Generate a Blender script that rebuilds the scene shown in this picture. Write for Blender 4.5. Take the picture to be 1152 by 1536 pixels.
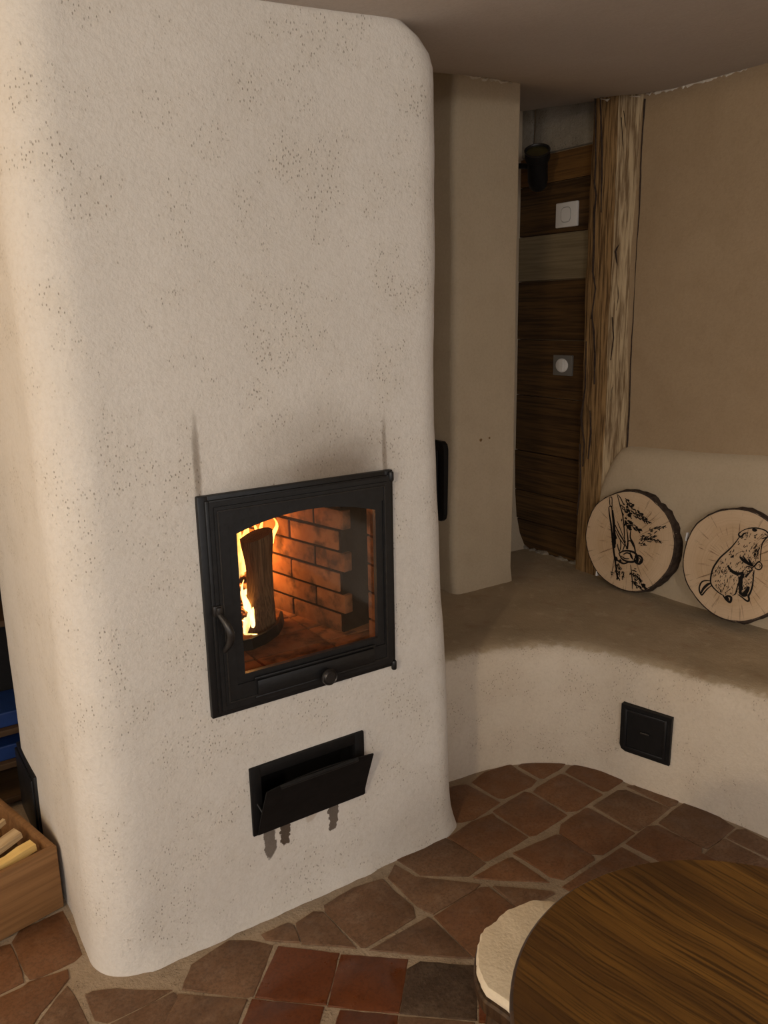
import bpy, bmesh, math, random
from math import sin, cos, radians, pi, atan2, sqrt, hypot
from mathutils import Vector, Matrix, noise as mnoise

random.seed(7)
for o in list(bpy.data.objects):
    bpy.data.objects.remove(o)
SC = bpy.context.scene
COL = SC.collection

# ------------------------------------------------------------------ camera
# world frame: X runs along the stove front (to the right), Y into the room, Z up; floor at z = 0
FPX = 1240.0
PITCH, ROLL, YAW, HC = radians(13.55), radians(1.08), radians(56.4), 1.55
_R0 = Vector((1, 0, 0)); _F = Vector((0, cos(PITCH), -sin(PITCH))); _U0 = Vector((0, sin(PITCH), cos(PITCH)))
_R = cos(ROLL) * _R0 - sin(ROLL) * _U0
_U = sin(ROLL) * _R0 + cos(ROLL) * _U0
_E1 = Vector((sin(YAW), cos(YAW), 0)); _E2 = Vector((-cos(YAW), sin(YAW), 0))
def _tf(v): return Vector((v.dot(_E1), v.dot(_E2), v.z))
CR, CU, CF = _tf(_R), _tf(_U), _tf(_F)
CAM = Vector((0, 0, HC))
cd = bpy.data.cameras.new('camera'); cam = bpy.data.objects.new('camera', cd); COL.objects.link(cam)
cd.sensor_fit = 'VERTICAL'; cd.sensor_height = 36.0; cd.lens = 36.0 * FPX / 1536.0
cd.clip_start = 0.02
m3 = Matrix((CR, CU, -CF)).transposed()
cam.matrix_world = Matrix.Translation(CAM) @ m3.to_4x4()
SC.camera = cam

# ------------------------------------------------------------------ world, lights, exposure
wd = bpy.data.worlds.new('world'); SC.world = wd; wd.use_nodes = True
wd.node_tree.nodes['Background'].inputs[0].default_value = (0.90, 0.90, 0.92, 1)
wd.node_tree.nodes['Background'].inputs[1].default_value = 0.95
def lamp(name, loc, energy, col, rad, target=None, spot=None):
    ld = bpy.data.lights.new(name, 'POINT' if spot is None else 'SPOT')
    ld.energy = energy; ld.color = col; ld.shadow_soft_size = rad
    o = bpy.data.objects.new(name, ld); COL.objects.link(o); o.location = loc
    if spot is not None:
        ld.spot_size = spot; ld.spot_blend = 0.6
        o.rotation_euler = (Vector(target) - Vector(loc)).to_track_quat('-Z', 'Y').to_euler()
    return o
lamp('room_lamp', (-2.05, -0.65, 2.02), 112, (1.0, 0.80, 0.55), 0.10)
lamp('fill_lamp', (-0.6, -2.0, 2.0), 88, (1.0, 0.95, 0.90), 0.30)  # added fill light behind the camera, brightens the stove front
lamp('flank_lamp', (-1.7, 1.95, 1.75), 34, (1.0, 0.64, 0.26), 0.10)
vs = SC.view_settings
vs.view_transform = 'Standard'; vs.look = 'None'; vs.gamma = 1.0; vs.use_curve_mapping = False
vs.exposure = 0.0

# ------------------------------------------------------------------ helpers: pixels to points
def ray(x, y): return CF + CR * ((x - 576) / FPX) + CU * ((768 - y) / FPX)
def onz(x, y, z):
    d = ray(x, y); return CAM + d * ((z - HC) / d.z)
def onx(x, y, X):
    d = ray(x, y); return CAM + d * (X / d.x)
def ony(x, y, Y):
    d = ray(x, y); return CAM + d * (Y / d.y)
def depth(p): return (Vector(p) - CAM).dot(CF)

# ------------------------------------------------------------------ helpers: materials
class NT:
    def __init__(s, name):
        s.m = bpy.data.materials.new(name); s.m.use_nodes = True
        s.t = s.m.node_tree; s.b = s.t.nodes['Principled BSDF']; s.out = s.t.nodes['Material Output']
        s.tc = s.n('ShaderNodeTexCoord'); s.obj = s.tc.outputs['Object']; s.pos = s.n('ShaderNodeNewGeometry').outputs['Position']
    def n(s, kind, **kw):
        nd = s.t.nodes.new(kind)
        for k, v in kw.items(): setattr(nd, k, v)
        return nd
    def link(s, a, b): s.t.links.new(a, b)
    def put(s, sock, v):
        if isinstance(v, bpy.types.NodeSocket): s.link(v, sock)
        elif v is not None: sock.default_value = v
    def mapping(s, scale=(1, 1, 1), rot=(0, 0, 0), loc=(0, 0, 0), vec=None):
        nd = s.n('ShaderNodeMapping'); s.put(nd.inputs[0], vec or s.obj)
        nd.inputs['Scale'].default_value = scale; nd.inputs['Rotation'].default_value = rot; nd.inputs['Location'].default_value = loc
        return nd.outputs[0]
    def noise(s, scale, vec=None, detail=4, rough=0.55, dist=0.0):
        nd = s.n('ShaderNodeTexNoise'); s.put(nd.inputs['Vector'], vec or s.obj)
        nd.inputs['Scale'].default_value = scale; nd.inputs['Detail'].default_value = detail
        nd.inputs['Roughness'].default_value = rough; nd.inputs['Distortion'].default_value = dist
        return nd.outputs[0]
    def voro(s, scale, vec=None, feature='F1', rnd=1.0):
        nd = s.n('ShaderNodeTexVoronoi', feature=feature); s.put(nd.inputs['Vector'], vec or s.obj)
        nd.inputs['Scale'].default_value = scale; nd.inputs['Randomness'].default_value = rnd
        return nd.outputs['Distance']
    def ramp(s, fac, *stops):
        nd = s.n('ShaderNodeValToRGB'); s.put(nd.inputs[0], fac)
        el = nd.color_ramp.elements
        while len(el) < len(stops): el.new(0.5)
        for e, (p, c) in zip(el, stops):
            e.position = p; e.color = tuple(c) + (1,) if not isinstance(c, (int, float)) else (c, c, c, 1)
        return nd.outputs[0]
    def mix(s, fac, a, b, blend='MIX'):
        nd = s.n('ShaderNodeMix', data_type='RGBA', blend_type=blend)
        s.put(nd.inputs[0], fac)
        for k, v in ((6, a), (7, b)):
            if isinstance(v, tuple) and len(v) == 3: v = v + (1,)
            s.put(nd.inputs[k], v)
        return nd.outputs[2]
    def math(s, op, a, b=None, clamp=False):
        nd = s.n('ShaderNodeMath', operation=op, use_clamp=clamp); s.put(nd.inputs[0], a)
        if b is not None: s.put(nd.inputs[1], b)
        return nd.outputs[0]
    def maprange(s, v, a, b, c=0.0, d=1.0, smooth=True):
        nd = s.n('ShaderNodeMapRange', interpolation_type='SMOOTHSTEP' if smooth else 'LINEAR')
        s.put(nd.inputs[0], v)
        for i, q in enumerate((a, b, c, d)): nd.inputs[i + 1].default_value = q
        return nd.outputs[0]
    def xyz(s, vec=None):
        nd = s.n('ShaderNodeSeparateXYZ'); s.put(nd.inputs[0], vec or s.obj); return nd.outputs
    def comb(s, x, y, z):
        nd = s.n('ShaderNodeCombineXYZ')
        for i, v in enumerate((x, y, z)): s.put(nd.inputs[i], v)
        return nd.outputs[0]
    def rnd(s): return s.n('ShaderNodeObjectInfo').outputs['Random']
    def bump(s, h, strength=0.3, dist=0.01, prev=None):
        nd = s.n('ShaderNodeBump'); s.put(nd.inputs['Height'], h)
        nd.inputs['Strength'].default_value = strength; nd.inputs['Distance'].default_value = dist
        if prev: s.link(prev, nd.inputs['Normal'])
        return nd.outputs[0]
    def fin(s, col=None, rough=0.8, nrm=None, metal=0.0, spec=0.3):
        if isinstance(col, tuple) and len(col) == 3: col = col + (1,)
        s.put(s.b.inputs['Base Color'], col); s.put(s.b.inputs['Roughness'], rough)
        s.b.inputs['Metallic'].default_value = metal
        s.b.inputs['Specular IOR Level'].default_value = spec
        if nrm: s.link(nrm, s.b.inputs['Normal'])
        return s.m

def plaster(name, c1, c2, c3, grain=0.5, spots=True, stain=None, spec=0.15):
    t = NT(name)
    col = t.mix(t.ramp(t.noise(1.6, detail=5), (0.35, 0.0), (0.68, 1.0)), c1, c2)
    col = t.mix(t.ramp(t.noise(9, detail=6), (0.45, 0.0), (0.8, 0.55)), col, c3)
    fine = t.noise(95, detail=5, rough=0.65)
    col = t.mix(t.ramp(fine, (0.3, 0.16), (0.55, 0.0)), col, (c3[0]*.6, c3[1]*.55, c3[2]*.5))
    pit = t.ramp(t.voro(150, vec=t.mapping(scale=(1, 1, 0.55), rot=(0.5, 0.5, 0), vec=t.obj)), (0.15, 1.0), (0.24, 0.0))
    gate = t.ramp(t.noise(9, detail=4, rough=0.7), (0.50, 0.0), (0.60, 1.0))
    pits = t.math('MULTIPLY', pit, gate)
    if spots: col = t.mix(t.math('MULTIPLY', pits, 0.55), col, (0.16, 0.12, 0.08))
    if stain: col = stain(t, col)
    h = t.math('ADD', t.math('MULTIPLY', t.noise(150, detail=3), 0.5), t.math('MULTIPLY', t.noise(38, detail=4), 0.8))
    if spots: h = t.math('SUBTRACT', h, t.math('MULTIPLY', pits, 0.8))
    return t.fin(col, 0.92, t.bump(h, grain, 0.006), spec=spec)

def stove_stains(t, col):
    x, y, z = t.xyz(t.pos)
    w = t.math('MULTIPLY', t.math('SUBTRACT', t.noise(7, detail=5), 0.5), 0.16)
    wf = t.math('MULTIPLY', t.math('SUBTRACT', t.noise(45, detail=4), 0.5), 0.035)
    front = t.maprange(y, 1.80, 1.78)
    def blob(cx, cz, rx, rz, amt, col, tint, jit, soft=1.0, hard=0.0):
        dx = t.math('DIVIDE', t.math('SUBTRACT', t.math('ADD', x, jit), cx), rx)
        dz = t.math('DIVIDE', t.math('SUBTRACT', t.math('ADD', z, jit), cz), rz)
        d = t.math('ADD', t.math('MULTIPLY', dx, dx), t.math('MULTIPLY', dz, dz))
        m = t.maprange(d, soft, hard, 0.0, amt)
        return t.mix(t.math('MULTIPLY', m, front), col, tint)
    soot = (0.13, 0.085, 0.045)
    ws = t.math('MULTIPLY', w, 0.35); wt = t.math('MULTIPLY', wf, 0.22)
    col = blob(1.02, 1.14, 0.17, 0.13, 0.50, col, soot, ws)          # soot above the fire door
    col = blob(0.98, 1.15, 0.28, 0.24, 0.34, col, soot, ws)
    col = blob(0.92, 1.15, 0.30, 0.07, 0.28, col, soot, ws)
    col = blob(0.660, 1.22, 0.012, 0.15, 0.60, col, soot, wt)       # streaks over the frame corners
    col = blob(1.165, 1.19, 0.010, 0.13, 0.55, col, soot, wt)
    rust = (0.055, 0.030, 0.014)
    col = blob(0.785, 0.222, 0.020, 0.052, 0.80, col, rust, wf, 1.0, 0.75)   # run marks under the ash flap
    col = blob(0.832, 0.235, 0.016, 0.050, 0.92, col, rust, wf, 1.0, 0.8)
    col = blob(0.977, 0.228, 0.016, 0.052, 0.85, col, rust, wf, 1.0, 0.8)
    col = blob(0.91, 0.255, 0.022, 0.022, 0.30, col, (0.30, 0.18, 0.09), wf, 1.0, 0.5)
    return col

def bench_cover(t, col):
    x, y, z = t.xyz(t.pos)
    zz = t.math('ADD', z, t.math('MULTIPLY', t.math('SUBTRACT', t.noise(30, detail=5), 0.5), 0.03))
    top = t.maprange(zz, 0.415, 0.428)
    brown = t.mix(t.ramp(t.noise(5, detail=6), (0.35, 0.0), (0.7, 1.0)), (0.37, 0.295, 0.20), (0.46, 0.365, 0.25))
    brown = t.mix(t.ramp(t.noise(16, detail=6, rough=0.7), (0.56, 0.0), (0.72, 0.55)), brown, (0.60, 0.49, 0.35))
    brown = t.mix(t.ramp(t.noise(9, vec=t.mapping(loc=(3, 5, 1)), detail=5), (0.58, 0.0), (0.75, 0.5)), brown, (0.30, 0.19, 0.115))
    return t.mix(top, col, brown)

def wood(name, ca, cb, cc, axis=0, scale=1.0, rot=0.0, rough=0.6, bump=0.3, contrast=1.0, per_obj=True, fine=1.0, spec=0.3, coat=0.0):
    """grain runs along local axis (0 x, 1 y, 2 z)"""
    t = NT(name)
    sc = [7.0 * scale, 7.0 * scale, 7.0 * scale]; sc[axis] = 0.55 * scale
    rotv = (0, 0, rot)
    vec = t.mapping(rot=rotv)
    if per_obj:
        r = t.math('MULTIPLY', t.rnd(), 37.0)
        add = t.n('ShaderNodeVectorMath', operation='ADD'); t.link(vec, add.inputs[0]); t.link(t.comb(r, r, r), add.inputs[1]); vec = add.outputs[0]
    v1 = t.mapping(scale=tuple(sc), vec=vec)
    g1 = t.noise(1.6, vec=v1, detail=5, rough=0.6, dist=0.8)
    sc2 = [70.0 * scale * fine] * 3; sc2[axis] = 2.0 * scale
    g2 = t.noise(1.5, vec=t.mapping(scale=tuple(sc2), vec=vec), detail=4, rough=0.6)
    col = t.mix(t.ramp(g1, (0.34, 0.0), (0.66, 1.0)), ca, cb)
    col = t.mix(t.math('MULTIPLY', t.ramp(g2, (0.38, 1.0), (0.58, 0.0)), 0.75 * contrast), col, cc)
    h = t.math('ADD', t.math('MULTIPLY', g2, 0.7), t.math('MULTIPLY', g1, 0.5))
    m = t.fin(col, rough, t.bump(h, bump, 0.004), spec=spec)
    if coat:
        t.b.inputs['Coat Weight'].default_value = coat; t.b.inputs['Coat Roughness'].default_value = 0.25
    return m

def simple(name, c, rough=0.6, metal=0.0, spec=0.3, vary=0.25, nscale=30, bump=0.1):
    t = NT(name)
    nz = t.noise(nscale, detail=4)
    col = t.mix(t.ramp(nz, (0.35, 0.0), (0.7, 1.0)), c, tuple(q * (1 + vary) for q in c))
    return t.fin(col, rough, t.bump(nz, bump, 0.003), metal, spec)

def tile_mat(name, ca, cb, dirt, rough, dirt_amt=0.5, texture=0.2):
    t = NT(name)
    r = t.rnd()
    off = t.math('MULTIPLY', r, 23.0)
    add = t.n('ShaderNodeVectorMath', operation='ADD'); t.link(t.obj, add.inputs[0]); t.link(t.comb(off, off, off), add.inputs[1]); v = add.outputs[0]
    col = t.mix(t.ramp(t.noise(6, vec=v, detail=5), (0.3, 0.0), (0.7, 1.0)), ca, cb)
    col = t.mix(t.math('MULTIPLY', t.ramp(t.noise(21, vec=v, detail=9, rough=0.75), (0.47, 0.0), (0.72, 1.0)), dirt_amt), col, dirt)
    col = t.mix(t.math('MULTIPLY', r, 0.35), col, tuple(q * 0.55 for q in ca))
    col = t.mix(t.ramp(t.noise(120, vec=v, detail=5, rough=0.7), (0.36, 0.5), (0.55, 0.0)), col, tuple(q * 0.4 for q in ca))
    spk = t.math('MULTIPLY', t.ramp(t.voro(60, vec=v), (0.07, 1.0), (0.14, 0.0)), t.ramp(t.noise(11, vec=v), (0.55, 0.0), (0.65, 1.0)))
    col = t.mix(t.math('MULTIPLY', spk, 0.6), col, (0.05, 0.03, 0.02))
    h = t.math('ADD', t.noise(60, vec=v, detail=5), t.math('MULTIPLY', t.noise(8, vec=v), 0.8))
    rg = t.maprange(t.noise(12, vec=v, detail=4), 0.3, 0.7, rough - 0.1, min(1, rough + 0.2))
    return t.fin(col, rg, t.bump(h, texture, 0.006), spec=0.35)

M = {}
M['stove'] = plaster('lime_plaster_stove', (0.66, 0.625, 0.575), (0.70, 0.665, 0.615), (0.62, 0.57, 0.495), 0.55, True, stove_stains)
M['bench'] = plaster('lime_plaster_bench', (0.60, 0.52, 0.42), (0.66, 0.58, 0.48), (0.54, 0.45, 0.35), 0.6, True, bench_cover)
M['tan'] = plaster('tan_clay_plaster', (0.395, 0.285, 0.175), (0.43, 0.315, 0.198), (0.34, 0.238, 0.14), 0.35, False)
M['backrest'] = plaster('pale_clay_plaster', (0.54, 0.435, 0.305), (0.58, 0.475, 0.34), (0.48, 0.38, 0.26), 0.3, False)
M['pillar'] = plaster('pillar_clay_plaster', (0.51, 0.415, 0.285), (0.55, 0.445, 0.31), (0.45, 0.355, 0.24), 0.35, False)
M['ceiling'] = plaster('ceiling_plaster', (0.50, 0.45, 0.405), (0.53, 0.475, 0.43), (0.47, 0.415, 0.37), 0.2, False)
M['white_chip'] = plaster('broken_white_plaster', (0.72, 0.66, 0.56), (0.62, 0.55, 0.45), (0.5, 0.42, 0.32), 0.6, False)
M['mortar'] = plaster('floor_mortar', (0.31, 0.240, 0.168), (0.38, 0.30, 0.215), (0.21, 0.152, 0.098), 1.0, True)
M['stone'] = plaster('grey_stone', (0.27, 0.235, 0.185), (0.42, 0.37, 0.30), (0.12, 0.10, 0.075), 1.0, True)
M['iron'] = simple('black_cast_iron', (0.008, 0.008, 0.0085), 0.40, 0.0, 0.4, 0.5, 60, 0.25)
M['iron_dark'] = simple('sooty_iron', (0.005, 0.0045, 0.0045), 0.55, 0.0, 0.25, 0.6, 40, 0.3)
M['iron_edge'] = simple('worn_iron', (0.035, 0.032, 0.03), 0.35, 0.6, 0.5, 0.5, 60, 0.2)
M['tile'] = tile_mat('terracotta_worn', (0.170, 0.074, 0.031), (0.21, 0.098, 0.043), (0.27, 0.18, 0.115), 0.55, 0.42)
M['tile_grey'] = tile_mat('terracotta_dusty', (0.150, 0.078, 0.040), (0.185, 0.100, 0.052), (0.29, 0.205, 0.14), 0.6, 0.50, 0.3)
M['tile_red'] = tile_mat('terracotta_polished', (0.125, 0.033, 0.008), (0.155, 0.044, 0.011), (0.15, 0.065, 0.03), 0.32, 0.2, 0.1)
M['tile_rough'] = tile_mat('terracotta_rough', (0.070, 0.040, 0.022), (0.10, 0.060, 0.034), (0.21, 0.155, 0.105), 0.7, 0.6, 0.8)
M['plank'] = wood('dark_plank', (0.060, 0.030, 0.010), (0.115, 0.060, 0.020), (0.020, 0.010, 0.005), axis=1, rough=0.6, bump=0.4)
M['plank_orange'] = wood('orange_plank', (0.16, 0.078, 0.022), (0.20, 0.10, 0.028), (0.07, 0.033, 0.012), axis=1, rough=0.6, bump=0.3)
M['plank_pale'] = wood('pale_grey_plank', (0.20, 0.155, 0.09), (0.25, 0.195, 0.115), (0.11, 0.078, 0.042), axis=1, rough=0.7, bump=0.3, contrast=0.6)
M['post_side'] = wood('weathered_beam', (0.29, 0.172, 0.072), (0.37, 0.23, 0.10), (0.085, 0.045, 0.018), axis=2, scale=1.9, rough=0.7, bump=0.9, contrast=1.3, fine=0.6)
M['post_face'] = wood('weathered_beam_pale', (0.44, 0.33, 0.195), (0.53, 0.405, 0.25), (0.14, 0.082, 0.037), axis=2, scale=1.9, rough=0.75, bump=0.9, contrast=1.2, fine=0.5)
M['box'] = wood('box_board', (0.235, 0.118, 0.046), (0.29, 0.152, 0.062), (0.13, 0.06, 0.022), axis=0, rough=0.6, bump=0.2, contrast=0.6)
M['stick'] = wood('split_stick', (0.55, 0.40, 0.22), (0.62, 0.47, 0.28), (0.33, 0.21, 0.10), axis=0, rough=0.7, bump=0.4)
M['stick_dark'] = wood('split_stick_dark', (0.36, 0.24, 0.12), (0.45, 0.31, 0.17), (0.2, 0.12, 0.05), axis=0, rough=0.7, bump=0.4)
M['stick_yellow'] = wood('split_stick_yellow', (0.75, 0.50, 0.16), (0.82, 0.58, 0.22), (0.5, 0.29, 0.08), axis=0, rough=0.7, bump=0.4, contrast=0.6)
M['bark'] = simple('bark', (0.035, 0.024, 0.018), 0.9, 0, 0.2, 1.2, 45, 1.0)
M['log'] = wood('firewood_bark', (0.15, 0.085, 0.04), (0.24, 0.145, 0.07), (0.06, 0.03, 0.014), axis=2, scale=2.5, rough=0.85, bump=0.9)
M['ink'] = simple('burnt_line', (0.010, 0.008, 0.007), 0.7, 0, 0.2, 0.2)
M['white_plastic'] = simple('white_plastic', (0.70, 0.68, 0.66), 0.35, 0, 0.5, 0.04, 10, 0.02)
M['grey_plastic'] = simple('grey_plate', (0.20, 0.19, 0.175), 0.4, 0.3, 0.5, 0.1, 10, 0.02)
M['line_grey'] = simple('plate_groove', (0.30, 0.29, 0.27), 0.5)
M['brass'] = simple('dull_olive_glass', (0.11, 0.09, 0.035), 0.25, 0.6, 0.5, 0.3)
M['cream'] = plaster('cream_fleece', (0.78, 0.69, 0.53), (0.83, 0.75, 0.60), (0.70, 0.60, 0.44), 0.35, False)
M['dark_wood'] = wood('dark_stool_wood', (0.055, 0.030, 0.015), (0.085, 0.048, 0.022), (0.02, 0.01, 0.006), axis=2, rough=0.45, bump=0.2)
M['blue'] = simple('blue_card', (0.008, 0.026, 0.11), 0.5)
M['shelf'] = wood('shelf_board', (0.045, 0.025, 0.012), (0.07, 0.04, 0.018), (0.04, 0.02, 0.01), axis=0, rough=0.6)

def brick_mat():
    t = NT('fire_brick')
    r = t.rnd()
    col = t.mix(t.ramp(t.noise(25, detail=5), (0.3, 0.0), (0.7, 1.0)), (0.28, 0.11, 0.042), (0.36, 0.16, 0.07))
    col = t.mix(t.math('MULTIPLY', r, 0.5), col, (0.11, 0.045, 0.022))
    col = t.mix(t.ramp(t.noise(18, vec=t.mapping(loc=(2, 2, 2)), detail=5), (0.48, 0.0), (0.64, 0.85)), col, (0.06, 0.032, 0.02))
    return t.fin(col, 0.85, t.bump(t.noise(70, detail=4), 0.5, 0.004), spec=0.2)
M['brick'] = brick_mat()
M['soot_shade_mortar'] = simple('sooty_shaded_joint', (0.020, 0.011, 0.007), 0.95, 0, 0.05, 0.5, 40, 0.6)  # sooty joints, colour darkened further for the unlit return by the door

def slice_mat():
    t = NT('log_slice_face')
    x, y, z = t.xyz()
    r = t.math('SQRT', t.math('ADD', t.math('MULTIPLY', x, x), t.math('MULTIPLY', y, y)))
    ang = t.math('ARCTAN2', y, x)
    nz = t.noise(9, detail=4)
    rr = t.math('ADD', r, t.math('MULTIPLY', nz, 0.045))
    rings = t.noise(1.0, vec=t.comb(t.math('MULTIPLY', rr, 130.0), 0.0, 0.0), detail=3)
    rad = t.noise(1.0, vec=t.comb(t.math('MULTIPLY', t.math('COSINE', ang), 16.0), t.math('MULTIPLY', t.math('SINE', ang), 16.0), t.math('MULTIPLY', r, 9.0)), detail=4, rough=0.65)
    col = t.mix(t.ramp(nz, (0.3, 0.0), (0.7, 1.0)), (0.54, 0.37, 0.22), (0.63, 0.455, 0.29))
    col = t.mix(t.ramp(rings, (0.36, 0.28), (0.55, 0.0)), col, (0.36, 0.21, 0.10))
    crack = t.math('MULTIPLY', t.ramp(rad, (0.36, 1.0), (0.41, 0.0)), t.maprange(r, 0.03, 0.08))
    col = t.mix(t.math('MULTIPLY', crack, 0.75), col, (0.14, 0.07, 0.03))
    col = t.mix(t.maprange(r, 0.13, 0.18, 0.0, 0.35), col, (0.72, 0.55, 0.38))
    return t.fin(col, 0.6, t.bump(t.math('ADD', rings, rad), 0.15, 0.002), spec=0.25)
M['slice'] = slice_mat()

def table_mat(rot):
    t = NT('oiled_oak_table')
    v = t.mapping(rot=(0, 0, rot))
    wob = t.noise(1.3, vec=t.mapping(scale=(1.2, 3, 1), vec=v), detail=3)
    x, y, z = t.xyz(v)
    yy = t.math('ADD', y, t.math('MULTIPLY', wob, 0.10))
    rings = t.noise(1.0, vec=t.comb(t.math('MULTIPLY', x, 1.1), t.math('MULTIPLY', yy, 26.0), 0.0), detail=5, rough=0.62)
    fine = t.noise(1.0, vec=t.comb(t.math('MULTIPLY', x, 6.0), t.math('MULTIPLY', yy, 210.0), 0.0), detail=3)
    broad = t.noise(1.0, vec=t.comb(t.math('MULTIPLY', x, 1.4), t.math('MULTIPLY', y, 6.0), 2.0), detail=3)
    col = t.mix(t.ramp(rings, (0.30, 0.0), (0.62, 1.0)), (0.070, 0.030, 0.006), (0.225, 0.110, 0.022))
    col = t.mix(t.ramp(broad, (0.45, 0.0), (0.66, 0.7)), col, (0.050, 0.022, 0.007))
    col = t.mix(t.ramp(fine, (0.36, 0.65), (0.52, 0.0)), col, (0.022, 0.010, 0.004))
    rg = t.maprange(rings, 0.3, 0.7, 0.42, 0.30)
    return t.fin(col, rg, t.bump(t.math('ADD', fine, rings), 0.12, 0.002), spec=0.4)
_ga, _gb = onz(850, 1340, .66), onz(1110, 1500, .66)
M['table'] = table_mat(-atan2(_gb.y - _ga.y, _gb.x - _ga.x))
M['table_edge'] = wood('table_edge', (0.035, 0.016, 0.006), (0.06, 0.028, 0.009), (0.015, 0.007, 0.003), axis=2, rough=0.35, bump=0.1)

def glass_mat():
    t = NT('stove_glass')
    tr = t.n('ShaderNodeBsdfTransparent'); tr.inputs[0].default_value = (0.93, 0.88, 0.82, 1)
    gl = t.n('ShaderNodeBsdfGlossy'); gl.inputs['Roughness'].default_value = 0.05
    gl.inputs[0].default_value = (1, 1, 1, 1)
    fr = t.n('ShaderNodeFresnel'); fr.inputs[0].default_value = 1.45
    mx = t.n('ShaderNodeMixShader'); t.link(fr.outputs[0], mx.inputs[0]); t.link(tr.outputs[0], mx.inputs[1]); t.link(gl.outputs[0], mx.inputs[2])
    t.link(mx.outputs[0], t.out.inputs[0]); return t.m
M['glass'] = glass_mat()

def flame_mat():
    t = NT('flame')
    x, y, z = t.xyz(t.pos)
    nz = t.noise(22, vec=t.mapping(scale=(1, 1, 0.4)), detail=4)
    f = t.math('ADD', t.maprange(z, 0.70, 1.12, 0.0, 0.75, False), t.math('MULTIPLY', t.math('SUBTRACT', nz, 0.5), 0.9), True)
    col = t.ramp(f, (0.0, (1.0, 0.62, 0.22)), (0.35, (1.0, 0.42, 0.08)), (0.8, (1.0, 0.22, 0.02)))
    em = t.n('ShaderNodeEmission'); t.link(col, em.inputs[0])
    t.put(em.inputs[1], t.maprange(nz, 0.35, 0.65, 1.5, 9.0))
    tr = t.n('ShaderNodeBsdfTransparent')
    lw = t.n('ShaderNodeLayerWeight'); lw.inputs[0].default_value = 0.35
    mx = t.n('ShaderNodeMixShader'); t.link(t.maprange(lw.outputs['Facing'], 0.15, 0.95, 0.15, 0.95), mx.inputs[0])
    t.link(em.outputs[0], mx.inputs[1]); t.link(tr.outputs[0], mx.inputs[2])
    t.link(mx.outputs[0], t.out.inputs[0]); return t.m
M['flame'] = flame_mat()
def ember_mat():
    t = NT('glowing_ember')
    nz = t.noise(45, detail=5)
    t.put(t.b.inputs['Emission Color'], t.ramp(nz, (0.45, (0.25, 0.02, 0.0)), (0.62, (1.0, 0.28, 0.05)), (0.75, (1.0, 0.6, 0.25))))
    t.put(t.b.inputs['Emission Strength'], t.maprange(nz, 0.42, 0.7, 0.0, 3.5))
    return t.fin((0.05, 0.03, 0.025), 0.9)
M['ember'] = ember_mat()

# ------------------------------------------------------------------ helpers: objects
def tag(o, label=None, cat=None, group=None, kind=None):
    if label: o['label'] = label
    if cat: o['category'] = cat
    if group: o['group'] = group
    if kind: o['kind'] = kind
    return o
def link(name, me, mat, parent=None):
    o = bpy.data.objects.new(name, me); COL.objects.link(o)
    if mat is not None:
        for mm in (mat if isinstance(mat, (list, tuple)) else [mat]): me.materials.append(M[mm] if isinstance(mm, str) else mm)
    if parent is not None:
        o.parent = parent
        o.matrix_parent_inverse = parent.matrix_world.inverted() if parent.type != 'EMPTY' else Matrix()
    return o
def bmobj(name, bm, mat, parent=None, smooth=False):
    bmesh.ops.recalc_face_normals(bm, faces=bm.faces)
    me = bpy.data.meshes.new(name); bm.to_mesh(me); bm.free()
    if smooth:
        for p in me.polygons: p.use_smooth = True
        try: me.set_sharp_from_angle(angle=radians(38))
        except Exception: pass
    o = bpy.data.objects.new(name, me); COL.objects.link(o)
    for mm in (mat if isinstance(mat, (list, tuple)) else [mat]): me.materials.append(M[mm])
    if parent is not None: o.parent = parent
    return o
def empty(name, loc=(0, 0, 0), mtx=None):
    o = bpy.data.objects.new(name, None); COL.objects.link(o); o.empty_display_size = 0.05
    if mtx is not None: o.matrix_world = mtx
    else: o.location = loc
    return o
def part(name, bm, mat, parent, smooth=False):
    """mesh given in world coordinates, hung under an un-rotated or moved parent"""
    mw = world(parent); inv = mw.inverted()
    bm.transform(inv)
    return bmobj(name, bm, mat, parent, smooth)
def world(o):
    m = o.matrix_basis.copy()
    while o.parent is not None:
        o = o.parent; m = o.matrix_basis @ m
    return m
def box(bm, a, b, bev=0.0, mtx=None):
    a = Vector(a); b = Vector(b)
    vs = [bm.verts.new((x, y, z)) for x in (a.x, b.x) for y in (a.y, b.y) for z in (a.z, b.z)]
    q = [(0, 1, 3, 2), (4, 6, 7, 5), (0, 4, 5, 1), (2, 3, 7, 6), (0, 2, 6, 4), (1, 5, 7, 3)]
    fs = [bm.faces.new([vs[i] for i in f]) for f in q]
    es = list({e for f in fs for e in f.edges})
    if bev > 0:
        r = bmesh.ops.bevel(bm, geom=es, offset=bev, segments=2, affect='EDGES', profile=0.5)
        vs = list({v for f in r['faces'] for v in f.verts} | {v for v in vs if v.is_valid})
    if mtx is not None: bmesh.ops.transform(bm, matrix=mtx, verts=[v for v in vs if v.is_valid])
    return vs
def boxbm(a, b, bev=0.0, mtx=None):
    bm = bmesh.new(); box(bm, a, b, bev)
    if mtx is not None: bm.transform(mtx)
    return bm
def frames(pts):
    out = []
    n = len(pts); prev = None
    for i in range(n):
        t = (pts[min(i + 1, n - 1)] - pts[max(i - 1, 0)]).normalized()
        if prev is None:
            a = Vector((0, 0, 1)) if abs(t.z) < 0.9 else Vector((1, 0, 0))
            u = t.cross(a).normalized()
        else: u = (prev - t * prev.dot(t)).normalized()
        prev = u; out.append((u, t.cross(u)))
    return out
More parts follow.
